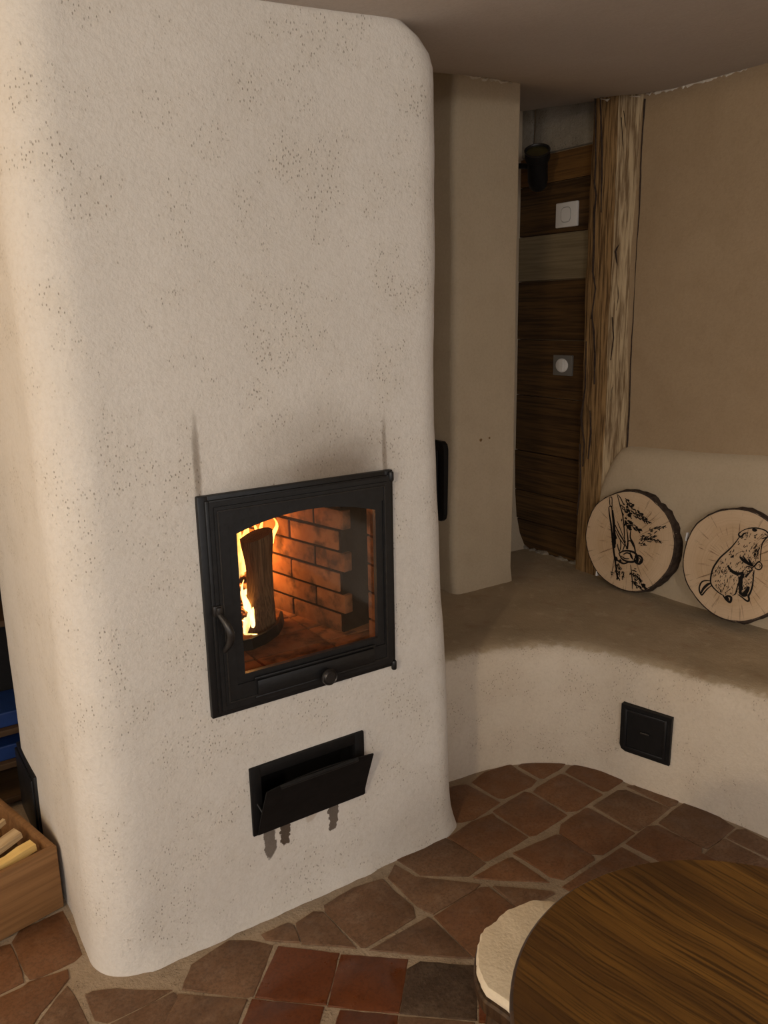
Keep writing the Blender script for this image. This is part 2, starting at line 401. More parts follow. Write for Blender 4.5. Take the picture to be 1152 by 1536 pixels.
def tube(bm, pts, rad, seg=10, cap=True):
    pts = [Vector(p) for p in pts]; fr = frames(pts); rings = []
    for i, p in enumerate(pts):
        r = rad[i] if isinstance(rad, (list, tuple)) else rad
        rings.append([bm.verts.new(p + (fr[i][0] * cos(2 * pi * k / seg) + fr[i][1] * sin(2 * pi * k / seg)) * r) for k in range(seg)])
    for a, b in zip(rings, rings[1:]):
        for k in range(seg): bm.faces.new((a[k], a[(k + 1) % seg], b[(k + 1) % seg], b[k]))
    if cap: bm.faces.new(rings[0][::-1]); bm.faces.new(rings[-1])
def lathe(bm, prof, seg=32, mtx=None):
    """profile of (r, z); closed at r=0 ends"""
    rings = []
    for r, z in prof:
        if r < 1e-6: rings.append([bm.verts.new((0, 0, z))])
        else: rings.append([bm.verts.new((r * cos(2 * pi * k / seg), r * sin(2 * pi * k / seg), z)) for k in range(seg)])
    for a, b in zip(rings, rings[1:]):
        for k in range(seg):
            k2 = (k + 1) % seg
            if len(a) == 1 and len(b) == 1: continue
            if len(a) == 1: bm.faces.new((a[0], b[k], b[k2]))
            elif len(b) == 1: bm.faces.new((a[k], a[k2], b[0]))
            else: bm.faces.new((a[k], a[k2], b[k2], b[k]))
    if mtx is not None: bm.transform(mtx)
def wob(p, s, a): return mnoise.noise(Vector(p) * s) * a
def prism(bm, pts, z0, z1, to=None):
    """extrude polygon pts (2D) between z0 and z1; 'to' maps (a, b, c) to 3D"""
    to = to or (lambda a, b, c: Vector((a, b, c)))
    lo = [bm.verts.new(to(x, y, z0)) for x, y in pts]; hi = [bm.verts.new(to(x, y, z1)) for x, y in pts]
    n = len(pts)
    bm.faces.new(lo[::-1]); bm.faces.new(hi)
    for k in range(n): bm.faces.new((lo[k], lo[(k + 1) % n], hi[(k + 1) % n], hi[k]))
def ceil_z(x, y):
    ky = 0.28 - 0.36 * max(0.0, min(0.5, x - 2.15))
    return 2.208 + 0.066 * (max(x, 0.8) - 1.12) + ky * max(0.0, y - 2.15)

# ================================================================== SETTING
# floor: mortar bed with tiles as parts
bm = bmesh.new()
NX, NY = 40, 44
vv = [[bm.verts.new((-2.2 + 5.0 * i / NX, -2.6 + 5.6 * j / NY, wob((i * .37, j * .41, 0), 1, 0.0012))) for j in range(NY + 1)] for i in range(NX + 1)]
for i in range(NX):
    for j in range(NY): bm.faces.new((vv[i][j], vv[i + 1][j], vv[i + 1][j + 1], vv[i][j + 1]))
floor = tag(bmobj('floor', bm, 'mortar', None, True), 'terracotta tile floor laid in pale mortar with staggered rows', 'floor', kind='structure')

def crop(ox, oy, s): return lambda *ps: [(ox + x / s, oy + y / s) for x, y in ps]
cA, cB, cC = crop(660, 1130, 4.431), crop(880, 1140, 4.235), crop(540, 1230, 3.84)
cD, cE, cF, cG = crop(340, 1330, 3.84), crop(560, 1380, 5.236), crop(0, 1360, 5.76), crop(160, 1380, 4.431)
TP = []
def T(pts, mat='tile'): TP.append(([onz(x, y, 0.004) for x, y in pts], mat))
T(cA((10, 250), (90, 215), (175, 203), (395, 322), (225, 432), (140, 452), (10, 440)))
T(cA((215, 188), (300, 120), (470, 70), (515, 106), (637, 176), (600, 215), (430, 292), (385, 290)))
T(cA((525, 80), (560, 50), (700, 30), (840, 60), (800, 95), (690, 160), (660, 157)))
T([(849, 1157), (858, 1148), (888, 1140), (940, 1166), (911, 1185), (904, 1185.5)])
T(cA((650, 220), (800, 135), (830, 140), (1075, 270), (905, 375), (840, 380), (625, 250)))
T(cA((355, 380), (560, 255), (600, 260), (842, 405), (640, 535), (595, 541)))
T(cA((60, 555), (210, 455), (350, 398), (372, 425), (582, 552), (320, 707), (295, 707), (80, 568)))
T(cC((200, 215), (330, 130), (480, 95), (540, 125), (717, 245), (620, 316), (350, 310), (300, 275)), 'tile_grey')
T(cA((225, 817), (450, 690), (480, 688), (722, 852), (260, 826)))
T(cA((490, 660), (770, 540), (800, 543), (1017, 682), (1020, 702), (820, 830), (730, 812), (660, 760)))
T([(841.7, 1236), (876.7, 1213), (882.4, 1211.5), (951, 1248.5), (903.6, 1280.5), (894, 1279.5), (885, 1279), (840.5, 1248.5)])
T(cB((45, 287), (200, 187), (250, 185), (527, 300), (430, 377), (330, 442), (300, 437)), 'tile_grey')
T(cB((258, 162), (420, 150), (590, 240), (562, 278), (530, 294)), 'tile_grey')
T(cB((460, 395), (590, 290), (640, 260), (790, 320), (935, 425), (860, 490), (770, 557), (730, 547)), 'tile_grey')
T(cB((253, 525), (390, 420), (450, 414), (727, 555), (722, 600), (563, 685)))
T(cB((718, 622), (860, 507), (880, 500), (1180, 652), (1020, 780)), 'tile_grey')
T(cB((897, 490), (955, 442), (1010, 440), (1260, 570), (1200, 637)), 'tile_grey')
T(cB((-150, 800), (57, 661), (222, 550), (540, 722), (180, 985)))
T(cC((165, 328), (203, 252), (320, 322), (690, 367), (660, 395), (420, 533), (370, 513), (325, 480)), 'tile_grey')
T(cC((432, 550), (690, 390), (740, 385), (915, 522), (940, 560), (720, 740), (660, 783), (640, 770)))
T(cC((770, 380), (1100, 408), (1120, 420), (930, 515)), 'tile_grey')
T([(487, 1357), (530, 1331), (574, 1318), (588, 1334), (619, 1360), (621.5, 1375), (549, 1419), (542, 1419), (489, 1366)], 'tile_grey')
T(cC((390, 560), (430, 588), (642, 792), (560, 788), (100, 748), (60, 744)), 'tile_grey')
T(cD((402, 208), (500, 143), (555, 145), (745, 349), (600, 331), (440, 320)), 'tile_grey')
T(cD((205, 271), (350, 208), (384, 220), (421, 316), (230, 301)), 'tile_grey')
T(cD((300, 341), (645, 381), (571, 671), (167, 630)), 'tile_red')
T(cD((661, 386), (1040, 416), (990, 721), (587, 680)), 'tile_red')
T([(274, 1482.5), (288, 1446), (343, 1410), (376.7, 1410), (408.5, 1417), (380, 1491), (371, 1494)], 'tile_grey')
T(cE((372, 324), (800, 353), (805, 776), (216, 721), (267, 380)), 'tile_rough')
T(cE((835, 362), (1300, 395), (1380, 840), (835, 790)), 'tile_red')
# next row towards the viewer: run on along the sides of the row above
_p = [onz(*q, 0.004) for q in cD((300, 341), (645, 381), (571, 671), (167, 630))]
_dn = (_p[3] - _p[0] + _p[2] - _p[1]) * 0.5
_dn = _dn + _dn.normalized() * 0.006
row = [cG((478, 492), (928, 527)), cD((150, 648), (556, 690)), cD((655, 708), (985, 738)), cE((208, 752), (790, 802)), cE((835, 815), (1400, 865))]
for r_i, tp in enumerate(row):
    a, b = [onz(*q, 0.004) for q in tp]
    for k in range(6):
        s = _dn * (1.03 * k); e = _dn * (1.03 * k + 0.96)
        TP.append(([a + s, b + s, b + e, a + e], 'tile_red' if (r_i + k) % 3 else 'tile_grey'))
T(cF((110, 302), (170, 200), (540, 30), (600, 150), (702, 402), (640, 460), (510, 522), (330, 602), (260, 615), (220, 560)))
T(cF((-250, 440), (-120, 380), (85, 320), (188, 560), (198, 642), (-120, 800)))
T(cF((-160, 850), (190, 702), (250, 652), (580, 547), (590, 620), (500, 730), (350, 900), (240, 1090), (-160, 1200)))
T(cF((300, 1060), (480, 800), (580, 682), (640, 762), (780, 1060), (700, 1200), (340, 1200)), 'tile_grey')
T([(128, 1491), (139, 1486), (175.7, 1482), (205, 1484), (257, 1484), (230, 1500), (190, 1519), (162, 1532), (144, 1528)], 'tile_grey')
T([(163, 1537), (205, 1516), (259, 1489), (266, 1494), (240, 1545), (165, 1560)], 'tile_grey')
# hidden bay under and beyond the table: the same diagonal bond carried on
_o = onz(894, 1283, 0.004); _u = (onz(950.8, 1248.6, .004) - onz(903.6, 1280.5, .004)).normalized(); _v = Vector((_u.y, -_u.x, 0))
for r_i in range(1, 7):
    for k in range(-3, 9):
        c = _o + _u * (k * 0.172 + (0.08 if r_i % 2 else 0.0)) + _v * (r_i * 0.172 + 0.01)
        q = [c, c + _u * 0.16, c + _u * 0.16 + _v * 0.16, c + _v * 0.16]
        cen = (q[0] + q[2]) * 0.5
        if cen.x > 2.12 or cen.y < -0.2: continue
        if any(hypot(cen.x - p.x, cen.y - p.y) < 0.125 for pp, _ in TP for p in [sum(pp, Vector()) / len(pp)]): continue
        d = cen - CAM; px = 576 + FPX * d.dot(CR) / d.dot(CF); py = 768 - FPX * d.dot(CU) / d.dot(CF)
        if px < 800 or (py < 1290): continue
        TP.append((q, 'tile' if (r_i + k) % 2 else 'tile_grey'))

for idx, (pts, mt) in enumerate(TP):
    n = len(pts); cen = sum(pts, Vector()) / n
    fine = []
    for k in range(n):
        a, b = pts[k], pts[(k + 1) % n]
        L = (b - a).length; m = max(1, int(L / 0.022))
        for j in range(m):
            p = a.lerp(b, j / m)
            d = (p - cen); d.z = 0
            fine.append(p + d.normalized() * (wob((p.x * 40, p.y * 40, idx), 1, 0.0024) + 0.0028))
    bm = bmesh.new(); h = random.uniform(0.0025, 0.0045)
    tl = (random.uniform(-.008, .008), random.uniform(-.008, .008))
    def ring(inset, z):
        out = []
        for p in fine:
            d = p - cen; d.z = 0
            q = cen + d * (1 - inset / max(d.length, 0.02))
            out.append(bm.verts.new((q.x, q.y, z + (q.x - cen.x) * tl[0] + (q.y - cen.y) * tl[1])))
        return out
    r0, r1, r2 = ring(-0.001, -0.012), ring(0.0, h - 0.0018), ring(0.0025, h)
    for a, b in ((r0, r1), (r1, r2)):
        for k in range(len(a)): bm.faces.new((a[k], a[(k + 1) % len(a)], b[(k + 1) % len(a)], b[k]))
    bm.faces.new(r2)
    bmobj('tile', bm, mt, floor, True)

# ceiling
bm = bmesh.new()
ys = [-2.6, -1.5, -0.5, 0.5, 1.0, 1.3, 1.5, 1.7, 1.9, 2.1, 2.3, 2.5, 2.7, 3.0]; xs = [-2.2 + 5.0 * i / 28 for i in range(29)]
g = [[bm.verts.new((x, y, ceil_z(x, y) + wob((x, y, 3), 2.2, 0.006))) for y in ys] for x in xs]
for i in range(len(xs) - 1):
    for j in range(len(ys) - 1): bm.faces.new((g[i][j], g[i][j + 1], g[i + 1][j + 1], g[i + 1][j]))
r = bmesh.ops.extrude_face_region(bm, geom=list(bm.faces)); bmesh.ops.translate(bm, vec=(0, 0, 0.12), verts=[v for v in r['geom'] if isinstance(v, bmesh.types.BMVert)])
tag(bmobj('ceiling', bm, 'ceiling', None, True), 'smooth grey brown plaster ceiling sloping up to the back', 'ceiling', kind='structure')

# right wall: plaster slab with a plank-clad stretch beyond the post
XW, XPL, XPO = 2.665, 2.690, 2.630
bm = bmesh.new()
NYW, NZW = 60, 30
def wall_grid(y0, y1, xf, ny, nz, amp):
    g = []
    for i in range(ny + 1):
        y = y0 + (y1 - y0) * i / ny
        zt = ceil_z(xf, y) + 0.05
        g.append([bm.verts.new((xf + wob((y * 3, j * .35, 1), 1, amp), y, -0.05 + (zt + 0.05) * j / nz)) for j in range(nz + 1)])
    for i in range(ny):
        for j in range(nz): bm.faces.new((g[i][j], g[i][j + 1], g[i + 1][j + 1], g[i + 1][j]))
wall_grid(-2.6, 2.30, XW, NYW, NZW, 0.006)
box(bm, (XW + 0.045, -2.6, -0.05), (XW + 0.17, 3.02, 2.72))
wall_r = tag(bmobj('wall_right', bm, 'tan', None, True), 'tan clay plaster wall beside the timber post', 'wall', kind='structure')
# planks (children of the wall); heights read where they meet the post
zb = [onx(x, y, XPL).z for x, y in ((881, 217), (878, 264), (877, 345), (873, 417.6), (869, 511), (866, 601), (862, 690), (859, 753), (857.6, 799))]
pm = ['plank_orange', 'plank', 'plank_pale', 'plank', 'plank', 'plank', 'plank', 'plank', 'plank']
zb.append(0.42)
for k in range(len(zb) - 1):
    hi, lo = zb[k], zb[k + 1]
    bm = bmesh.new()
    box(bm, (XPL + random.uniform(-.003, .003), 2.30, lo + 0.0016), (XPL + 0.03, 2.915, hi - 0.0016), 0.0025)
    part('plank', bm, pm[k], wall_r)
bm = bmesh.new()
z_st = zb[0]
box(bm, (XPL + 0.004, 2.36, z_st + 0.004), (XPL + 0.05, 2.83, 2.42), 0.012)
bmesh.ops.subdivide_edges(bm, edges=bm.edges[:], cuts=4, use_grid_fill=True)
for v in bm.verts: v.co.x += wob(v.co, 14, 0.008)
part('stone', bm, 'stone', wall_r, True)
bm = bmesh.new(); box(bm, (XPL + 0.006, 2.845, z_st + 0.004), (XPL + 0.05, 2.93, 2.42), 0.012)
part('stone', bm, 'stone', wall_r, True)
for k in range(9):   # rubble under the lowest plank
    bm = bmesh.new(); y = 2.47 + k * 0.042 + random.uniform(-.015, .015); sz_ = random.uniform(.5, 1.25)
    bmesh.ops.create_icosphere(bm, subdivisions=2, radius=0.02)
    for v in bm.verts: v.co = Vector((v.co.x, v.co.y * 1.2, v.co.z * 0.62)) * sz_ * (1 + wob(v.co * 60 + Vector((k, 0, 0)), 1, 0.6))
    bm.transform(Matrix.Translation((XPL - 0.002, y, 0.432 + 0.004 * (k % 2))))
    part('stone', bm, 'stone', wall_r, True)

# back wall with a plaster cove at bench height
bm = bmesh.new()
prof = [(2.905, -0.05), (2.905, 0.40), (2.80, 0.425), (2.83, 0.45), (2.862, 0.50), (2.885, 0.58), (2.898, 0.70), (2.905, 0.9), (2.905, 2.72)]
xs = [-2.2, -1.2, -0.4, 0.2, 0.8, 1.3, 1.31, 1.8, 2.2, 2.5, 2.72]
g = [[bm.verts.new((x, (y if x > 1.305 else 2.905), z)) for y, z in prof] for x in xs]
for i in range(len(xs) - 1):
    for j in range(len(prof) - 1): bm.faces.new((g[i][j], g[i + 1][j], g[i + 1][j + 1], g[i][j + 1]))
box(bm, (-2.2, 2.92, -0.05), (2.72, 3.02, 2.72))
tag(bmobj('wall_back', bm, 'backrest', None, True), 'pale plaster wall behind stove and pillar with coved foot', 'wall', kind='structure')

# plaster pillar (chimney) standing on the bench
def round_loop(x0, x1, y0, y1, r00, r10, seg=6):
    """plan outline from back-left round the front to back-right"""
    pts = [(x0, y1)]
    for k in range(seg + 1):
        a = pi + (pi / 2) * k / seg; pts.append((x0 + r00 + r00 * cos(a), y0 + r00 + r00 * sin(a)))
    for k in range(seg + 1):
        a = 1.5 * pi + (pi / 2) * k / seg; pts.append((x1 - r10 + r10 * cos(a), y0 + r10 + r10 * sin(a)))
    pts.append((x1, y1)); return pts
def dens(pts, step):
    out = []
    for a, b in zip(pts, pts[1:]):
        n = max(1, int(hypot(b[0] - a[0], b[1] - a[1]) / step))
        for k in range(n): out.append((a[0] + (b[0] - a[0]) * k / n, a[1] + (b[1] - a[1]) * k / n))
    out.append(pts[-1]); return out
bm = bmesh.new()
lp = dens(round_loop(1.985, 2.297, 2.487, 2.93, 0.030, 0.008), 0.05)
rows = []
for j in range(29):
    z = 0.42 + (2.60 - 0.42) * j / 28
    row_ = []
    for x, y in lp:
        k = 0.012 * max(0, 1 - (z - 0.42) / 0.03) if j < 2 else 0
        row_.append(bm.verts.new((x + wob((x * 4, y * 4, z * 2.2), 1, 0.008), y - k + wob((x * 4 + 9, y * 4, z * 2.2), 1, 0.007), z)))
    rows.append(row_)
for a, b in zip(rows, rows[1:]):
    for k in range(len(lp) - 1): bm.faces.new((a[k], a[k + 1], b[k + 1], b[k]))
bm.faces.new(rows[-1])
pillar = tag(bmobj('wall_pillar', bm, 'pillar', None, True), 'square tan plaster chimney pillar standing on the bench', 'pillar', kind='structure')
bm = bmesh.new()
pr = [(2.525 + 0.02, 0.735), (2.74, 0.735), (2.74, 1.055), (2.525 + 0.02, 1.055), (2.525 + .006, 1.045), (2.525, 1.025), (2.525, 0.765), (2.525 + .006, 0.745)]
prism(bm, pr, 1.963, 1.995, lambda a, b, c: Vector((c, a, b)))
hatch = tag(part('soot_hatch', bm, 'iron_dark', pillar), 'black iron soot hatch')
bm = bmesh.new(); box(bm, (1.955, 2.56, 0.77), (1.964, 2.72, 1.02), 0.003); part('hatch_panel', bm, 'iron_dark', hatch)
for yy, zz, rr in ((2.4855, 1.046, 0.007), (2.4855, 1.047, 0.004)):
    pass
bm = bmesh.new()   # two knocked-off spots on the pillar face
for (px, py, r_) in ((722, 660, .007), (735, 657, .0045)):
    p = ony(px, py, 2.4835)
    c = bm.verts.new(p); rg = [bm.verts.new((p.x + r_ * (1 + .4 * random.random()) * cos(a * pi / 5), p.y + .003, p.z + .7 * r_ * (1 + .5 * random.random()) * sin(a * pi / 5))) for a in range(10)]
    for k in range(10): bm.faces.new((c, rg[k], rg[(k + 1) % 10]))
part('chipped_spot', bm, 'post_side', pillar)

# broken white plaster along the ceiling joint
def chips(name, p0, p1, n, seed, wd=0.006):
    rnd = random.Random(seed); bm = bmesh.new()
    p0, p1 = Vector(p0), Vector(p1); prev = None
    for k in range(n + 1):
        t = k / n; p = p0.lerp(p1, t)
        w = wd * (0.25 + rnd.random()) * (0.4 + 0.6 * sin(pi * t) + 0.2)
        jz = rnd.uniform(-.003, .003)
        c = [Vector((0, 0, jz + w * 0.2)), Vector((-.006, -.004, jz - 0.2 * w)), Vector((0, 0, jz - w))]
        cur = [bm.verts.new(p + q) for q in c]
        if prev:
            for a in range(3): bm.faces.new((prev[a], prev[(a + 1) % 3], cur[(a + 1) % 3], cur[a]))
        else: bm.faces.new(cur)
        prev = cur
    bm.faces.new(prev[::-1])
    return tag(bmobj(name, bm, 'white_chip'), kind='structure')
tag(chips('trim_1', (XW, 2.215, ceil_z(XW, 2.215) - .001), (XW, 1.80, ceil_z(XW, 1.80) - .001), 46, 3, 0.010), 'broken white plaster edge along right wall and ceiling', 'plaster edge')
tag(chips('trim_2', (2.02, 2.484, ceil_z(2.02, 2.484) - .002), (2.25, 2.484, ceil_z(2.25, 2.484) - .002), 26, 5, 0.008), 'broken white plaster edge at the pillar head', 'plaster edge')
tag(chips('trim_3', (XPO - .004, 2.40, ceil_z(XPO, 2.40) - .004), (XPO + .03, 2.235, ceil_z(XPO, 2.235) - .004), 16, 8, 0.008), 'broken white plaster edge over the timber post', 'plaster edge')

# ================================================================== MASONRY STOVE
XL, XR, YF, YB = 0.338, 1.368, 1.745, 2.63
stove = empty('masonry_stove', (0.85, 2.15, 0))
tag(stove, 'large cream plastered masonry stove with glazed fire door', 'stove')
HOLES = [(0.672, 1.158, 0.634, 1.138), (0.765, 1.050, 0.285, 0.425)]   # x0 x1 z0 z1
def right_x(z):
    tb = [(0.0, 1.436), (0.10, 1.424), (0.234, 1.4147), (0.558, 1.4025), (0.758, 1.388), (0.958, 1.3790), (1.253, 1.369), (1.7, 1.366), (2.5, 1.368)]
    for (a, va), (b, vb) in zip(tb, tb[1:]):
        if z <= b: return va + (vb - va) * (z - a) / (b - a)
    return tb[-1][1]
per = []
NS = 14
ysl = [YB - 0.08 + (YF + 0.115 - YB + 0.08) * k / NS for k in range(NS + 1)]
arc = 8
# (u-tag, x, y); x of the right part gets the flare added
for k in range(1, arc + 1):
    a = pi / 2 + (pi / 2) * k / arc; per.append((XL + .08 + .08 * cos(a), YB - .08 + .08 * sin(a), 0))
per += [(XL, y, 0) for y in ysl[1:]]
for k in range(1, arc + 3):
    a = pi + (pi / 2) * k / (arc + 2); per.append((XL + .115 + .115 * cos(a), YF + .115 + .115 * sin(a), 0))
xs = sorted(set([round(0.443 + (1.283 - 0.443) * k / 34, 4) for k in range(1, 35)] + [h[0] for h in HOLES] + [h[1] for h in HOLES]))
hx = [q for h in HOLES for q in h[:2]]
xs = [x for x in xs if x in hx or all(abs(x - q) > 0.008 for q in hx)]
per += [(x, YF, 0) for x in xs]
for k in range(1, arc + 1):
    a = 1.5 * pi + (pi / 2) * k / arc; per.append((XR - .085 + .085 * cos(a), YF + .085 + .085 * sin(a), 1))
per += [(XR, YF + .085 + (YB - .06 - YF - .085) * k / NS, 1) for k in range(1, NS + 1)]
per += [(XR - .06, YB, 1), (1.0, YB, 0), (0.7, YB, 0)]
hz = [q for h in HOLES for q in h[2:]]
zs = sorted(set([round(-0.02 + 2.36 * k / 78, 4) for k in range(79)] + hz))
zs = [z for z in zs if z in hz or all(abs(z - q) > 0.006 for q in hz)]
bm = bmesh.new(); rows = []
for z in zs:
    rr = []
    for (x, y, fl) in per:
        X, Y = x, y
        k = right_x(z) - XR
        w = fl if fl else max(0.0, min(1.0, (x - 1.16) / 0.12)) if y < 1.8 else 0
        k -= 0.075 * (max(0.0, min(1.2, (z - 2.10) / 0.11)) ** 3.0)
        X += k * w
        kb = max(0.0, 1 - z / 0.06)
        near_hole = any(h[0] - .03 <= x <= h[1] + .03 and h[2] - .03 <= z <= h[3] + .03 for h in HOLES)
        a_ = 0.0 if (near_hole and y == YF) else 0.0065
        d = mnoise.noise(Vector((x * 3.1, y * 3.1, z * 2.6))) * a_ + mnoise.noise(Vector((x * 9, y * 9, z * 8))) * a_ * 0.35
        nrm = Vector((x - 0.85, (y - 2.2) * 1.15, 0)).normalized()
        if y == YF: nrm = Vector((0, -1, 0))
        if nrm.x < -0.5: kb *= 0.2
        X += nrm.x * (d + kb * 0.008 * (1 + mnoise.noise(Vector((x * 20, y * 20, 0))))); Y += nrm.y * (d + kb * 0.008 * (1 + mnoise.noise(Vector((x * 20, y * 20, 0)))))
        rr.append(bm.verts.new((X, Y, z)))
    rows.append(rr)
n = len(per)
for j in range(len(zs) - 1):
    for k in range(n):
        k2 = (k + 1) % n
        xa, xb = per[k][0], per[k2][0]
        if per[k][1] == YF and per[k2][1] == YF and any(xa >= h[0] - 1e-4 and xb <= h[1] + 1e-4 and zs[j] >= h[2] - 1e-4 and zs[j + 1] <= h[3] + 1e-4 for h in HOLES): continue
        bm.faces.new((rows[j][k], rows[j][k2], rows[j + 1][k2], rows[j + 1][k]))
part('body', bm, 'stove', stove, True)

# --- fire door: surround, door leaf, glass, handle, air slide
def fy(d): return YF - d
def frame_rect(bm, x0, x1, z0, z1, w, y0, y1, bev=0.003):
    box(bm, (x0, y0, z0), (x0 + w, y1, z1), bev); box(bm, (x1 - w, y0, z0), (x1, y1, z1), bev)
    box(bm, (x0 + w - .002, y0, z0), (x1 - w + .002, y1, z0 + w), bev); box(bm, (x0 + w - .002, y0, z1 - w), (x1 - w + .002, y1, z1), bev)
bm = bmesh.new()
frame_rect(bm, 0.650, 1.181, 0.614, 1.157, 0.026, fy(0.012), YF + 0.03)
frame_rect(bm, 0.666, 1.170, 0.625, 1.146, 0.012, fy(0.017), YF + 0.01, 0.003)
surround = tag(part('door_surround', bm, 'iron', stove, True), 'black iron surround of the fire door')
# leaf: plate with an arched opening
gx0, gx1, gz0, gz1, rise = 0.737, 1.120, 0.711, 1.060, 0.030
dx0, dx1, dz0, dz1 = 0.6745, 1.1685, 0.630, 1.142
def arch(x, off=0.0):
    t = (x - (gx0 - off)) / (gx1 - gx0 + 2 * off); return gz1 + off + rise * (1 - (2 * t - 1) ** 2)
def leaf_layer(bm, off, y0, y1, ox0, ox1, oz0, oz1):
    """plate between outer rectangle and arched opening grown by off"""
    N = 20
    inner = [(gx0 - off, gz0 - off), (gx1 + off, gz0 - off)] + [(gx1 + off + (gx0 - gx1 - 2 * off) * k / N, arch(gx1 + off + (gx0 - gx1 - 2 * off) * k / N, off)) for k in range(N + 1)]
    outer = [(ox0, oz0), (ox1, oz0), (ox1, oz1)] + [(ox1 + (ox0 - ox1) * k / N, oz1) for k in range(1, N)] + [(ox0, oz1)]
    m = len(inner)
    L = []
    for y in (y0, y1):
        L.append(([bm.verts.new((x, y, z)) for x, z in inner], [bm.verts.new((x, y, z)) for x, z in outer]))
    for k in range(m):
        k2 = (k + 1) % m
        bm.faces.new((L[0][0][k], L[0][0][k2], L[0][1][k2], L[0][1][k])); bm.faces.new((L[1][0][k], L[1][1][k], L[1][1][k2], L[1][0][k2]))
        bm.faces.new((L[0][0][k], L[1][0][k], L[1][0][k2], L[0][0][k2])); bm.faces.new((L[0][1][k], L[0][1][k2], L[1][1][k2], L[1][1][k]))
bm = bmesh.new()
leaf_layer(bm, 0.0, fy(0.019), fy(0.006), dx0, dx1, dz0, dz1)
leaf_layer(bm, 0.022, fy(0.0225), fy(0.018), dx0 + 0.010, dx1 - 0.012, dz0 + 0.012, dz1 - 0.012)
leaf = tag(part('fire_door', bm, 'iron', stove, True), 'black cast iron fire door leaf with arched window')
bm = bmesh.new(); frame_rect(bm, dx0 + .016, dx1 - .020, dz0 + .018, dz1 - .020, 0.0035, fy(0.0252), fy(0.022), 0.0008)
part('raised_moulding', bm, 'iron_edge', leaf)
N = 20
bm = bmesh.new()
gl_out = [(gx0 - .008, gz0 - .008), (gx1 + .008, gz0 - .008)] + [(gx1 + .008 + (gx0 - gx1 - .016) * k / N, arch(gx1 + .008 + (gx0 - gx1 - .016) * k / N, .008)) for k in range(N + 1)]
bm.faces.new([bm.verts.new((x, fy(0.0055), z)) for x, z in gl_out])
tag(part('glass_pane', bm, 'glass', leaf), 'clear arched glass pane')
bm = bmesh.new(); box(bm, (0.764, fy(0.030), 0.649), (1.102, fy(0.021), 0.689), 0.003)
box(bm, (0.758, fy(0.026), 0.690), (1.108, fy(0.021), 0.697), 0.002); box(bm, (0.758, fy(0.026), 0.641), (1.108, fy(0.021), 0.648), 0.002)
part('air_slide', bm, 'iron', leaf, True)
mk = Matrix.Translation((0.954, fy(0.030), 0.653)) @ Matrix.Rotation(pi / 2, 4, 'X')
bm = bmesh.new(); lathe(bm, [(0, 0.022), (0.014, 0.022), (0.0175, 0.019), (0.0195, 0.021), (0.0215, 0.018), (0.0215, 0.012), (0.014, 0.006), (0.010, 0.0), (0, 0.0)], 28, mk)
tag(part('round_knob', bm, 'iron_edge', leaf, True), 'round iron air knob')
bm = bmesh.new()
hp = [Vector((0.676 + 0.018 * sin(pi * t) * 0.6 + 0.012 * t, fy(0.022 + 0.030 * sin(pi * t)), 0.884 - 0.100 * t)) for t in [k / 14 for k in range(15)]]
tube(bm, hp, [0.006 + 0.0035 * sin(pi * k / 14) for k in range(15)], 10)
box(bm, (0.666, fy(0.026), 0.872), (0.690, fy(0.012), 0.898), 0.003); box(bm, (0.672, fy(0.034), 0.878), (0.684, fy(0.024), 0.896), 0.003)
tag(part('door_handle', bm, 'iron_edge', leaf, True), 'curved iron latch handle')
for z0 in (0.606, 1.128):
    bm = bmesh.new(); mt = Matrix.Translation((1.172, fy(0.016), z0)); lathe(bm, [(0, 0), (0.006, 0), (0.0075, 0.003), (0.0075, 0.022), (0.006, 0.025), (0, 0.025)], 14, mt)
    part('hinge', bm, 'iron', leaf, True)

# --- firebox lined with bricks
firebox = empty('firebox'); firebox.parent = stove; firebox.location = (0, 0, 0)
FZ = 0.672
wallA, wallB = Vector((1.030, 2.330)), Vector((1.118, 1.900))     # right lining wall: far end, near end
dirR = (wallB - wallA).normalized(); LR = (wallB - wallA).length
def fpart(name, bm, mat, smooth=False):
    return part(name, bm, mat, firebox, smooth)
bm = bmesh.new()      # sooty shell behind the bricks
box(bm, (0.55, 1.775, FZ - 0.06), (1.30, 2.45, FZ - 0.022)); box(bm, (0.55, 1.775, 1.30), (1.30, 2.45, 1.33))
box(bm, (0.55, 2.385, FZ - 0.05), (1.16, 2.44, 1.31)); box(bm, (0.60, 1.80, FZ - .05), (0.625, 2.42, 1.31)); box(bm, (1.285, 1.775, FZ - .05), (1.31, 2.44, 1.31))
fpart('shell', bm, 'iron_dark')
bm = bmesh.new()      # joint bed of the right wall; return towards the door coloured dark as unlit
mR = Matrix.Translation((wallA.x, wallA.y, 0)) @ Matrix.Rotation(atan2(dirR.y, dirR.x), 4, 'Z')   # local x along the wall, local +y = towards the hidden side
box(bm, (-0.05, 0.004, FZ - .03), (LR - 0.004, 0.16, 1.31), 0, mR)
fpart('joint_bed', bm, 'soot_shade_mortar')
def brick_course(mtx, length, z0, nrow, hrow, blen, off, depth_y=(-0.0, 0.03), joint=0.007, jit=0.003):
    rr = random.Random(11)
    for r_ in range(nrow):
        x = -blen * (off * (r_ % 2))
        while x < length - 0.01:
            a, b = max(x, 0) + joint / 2, min(x + blen, length) - joint / 2
            if b - a > 0.015:
                bm = bmesh.new(); d = rr.uniform(-jit, jit)
                box(bm, (a, depth_y[0] + d, z0 + r_ * hrow + joint / 2), (b, depth_y[1] + d, z0 + (r_ + 1) * hrow - joint / 2), 0.003, mtx)
                fpart('brick', bm, 'brick', True)
            x += blen
brick_course(mR, LR + 0.012, FZ - 0.01, 10, 0.061, 0.215, 0.5)
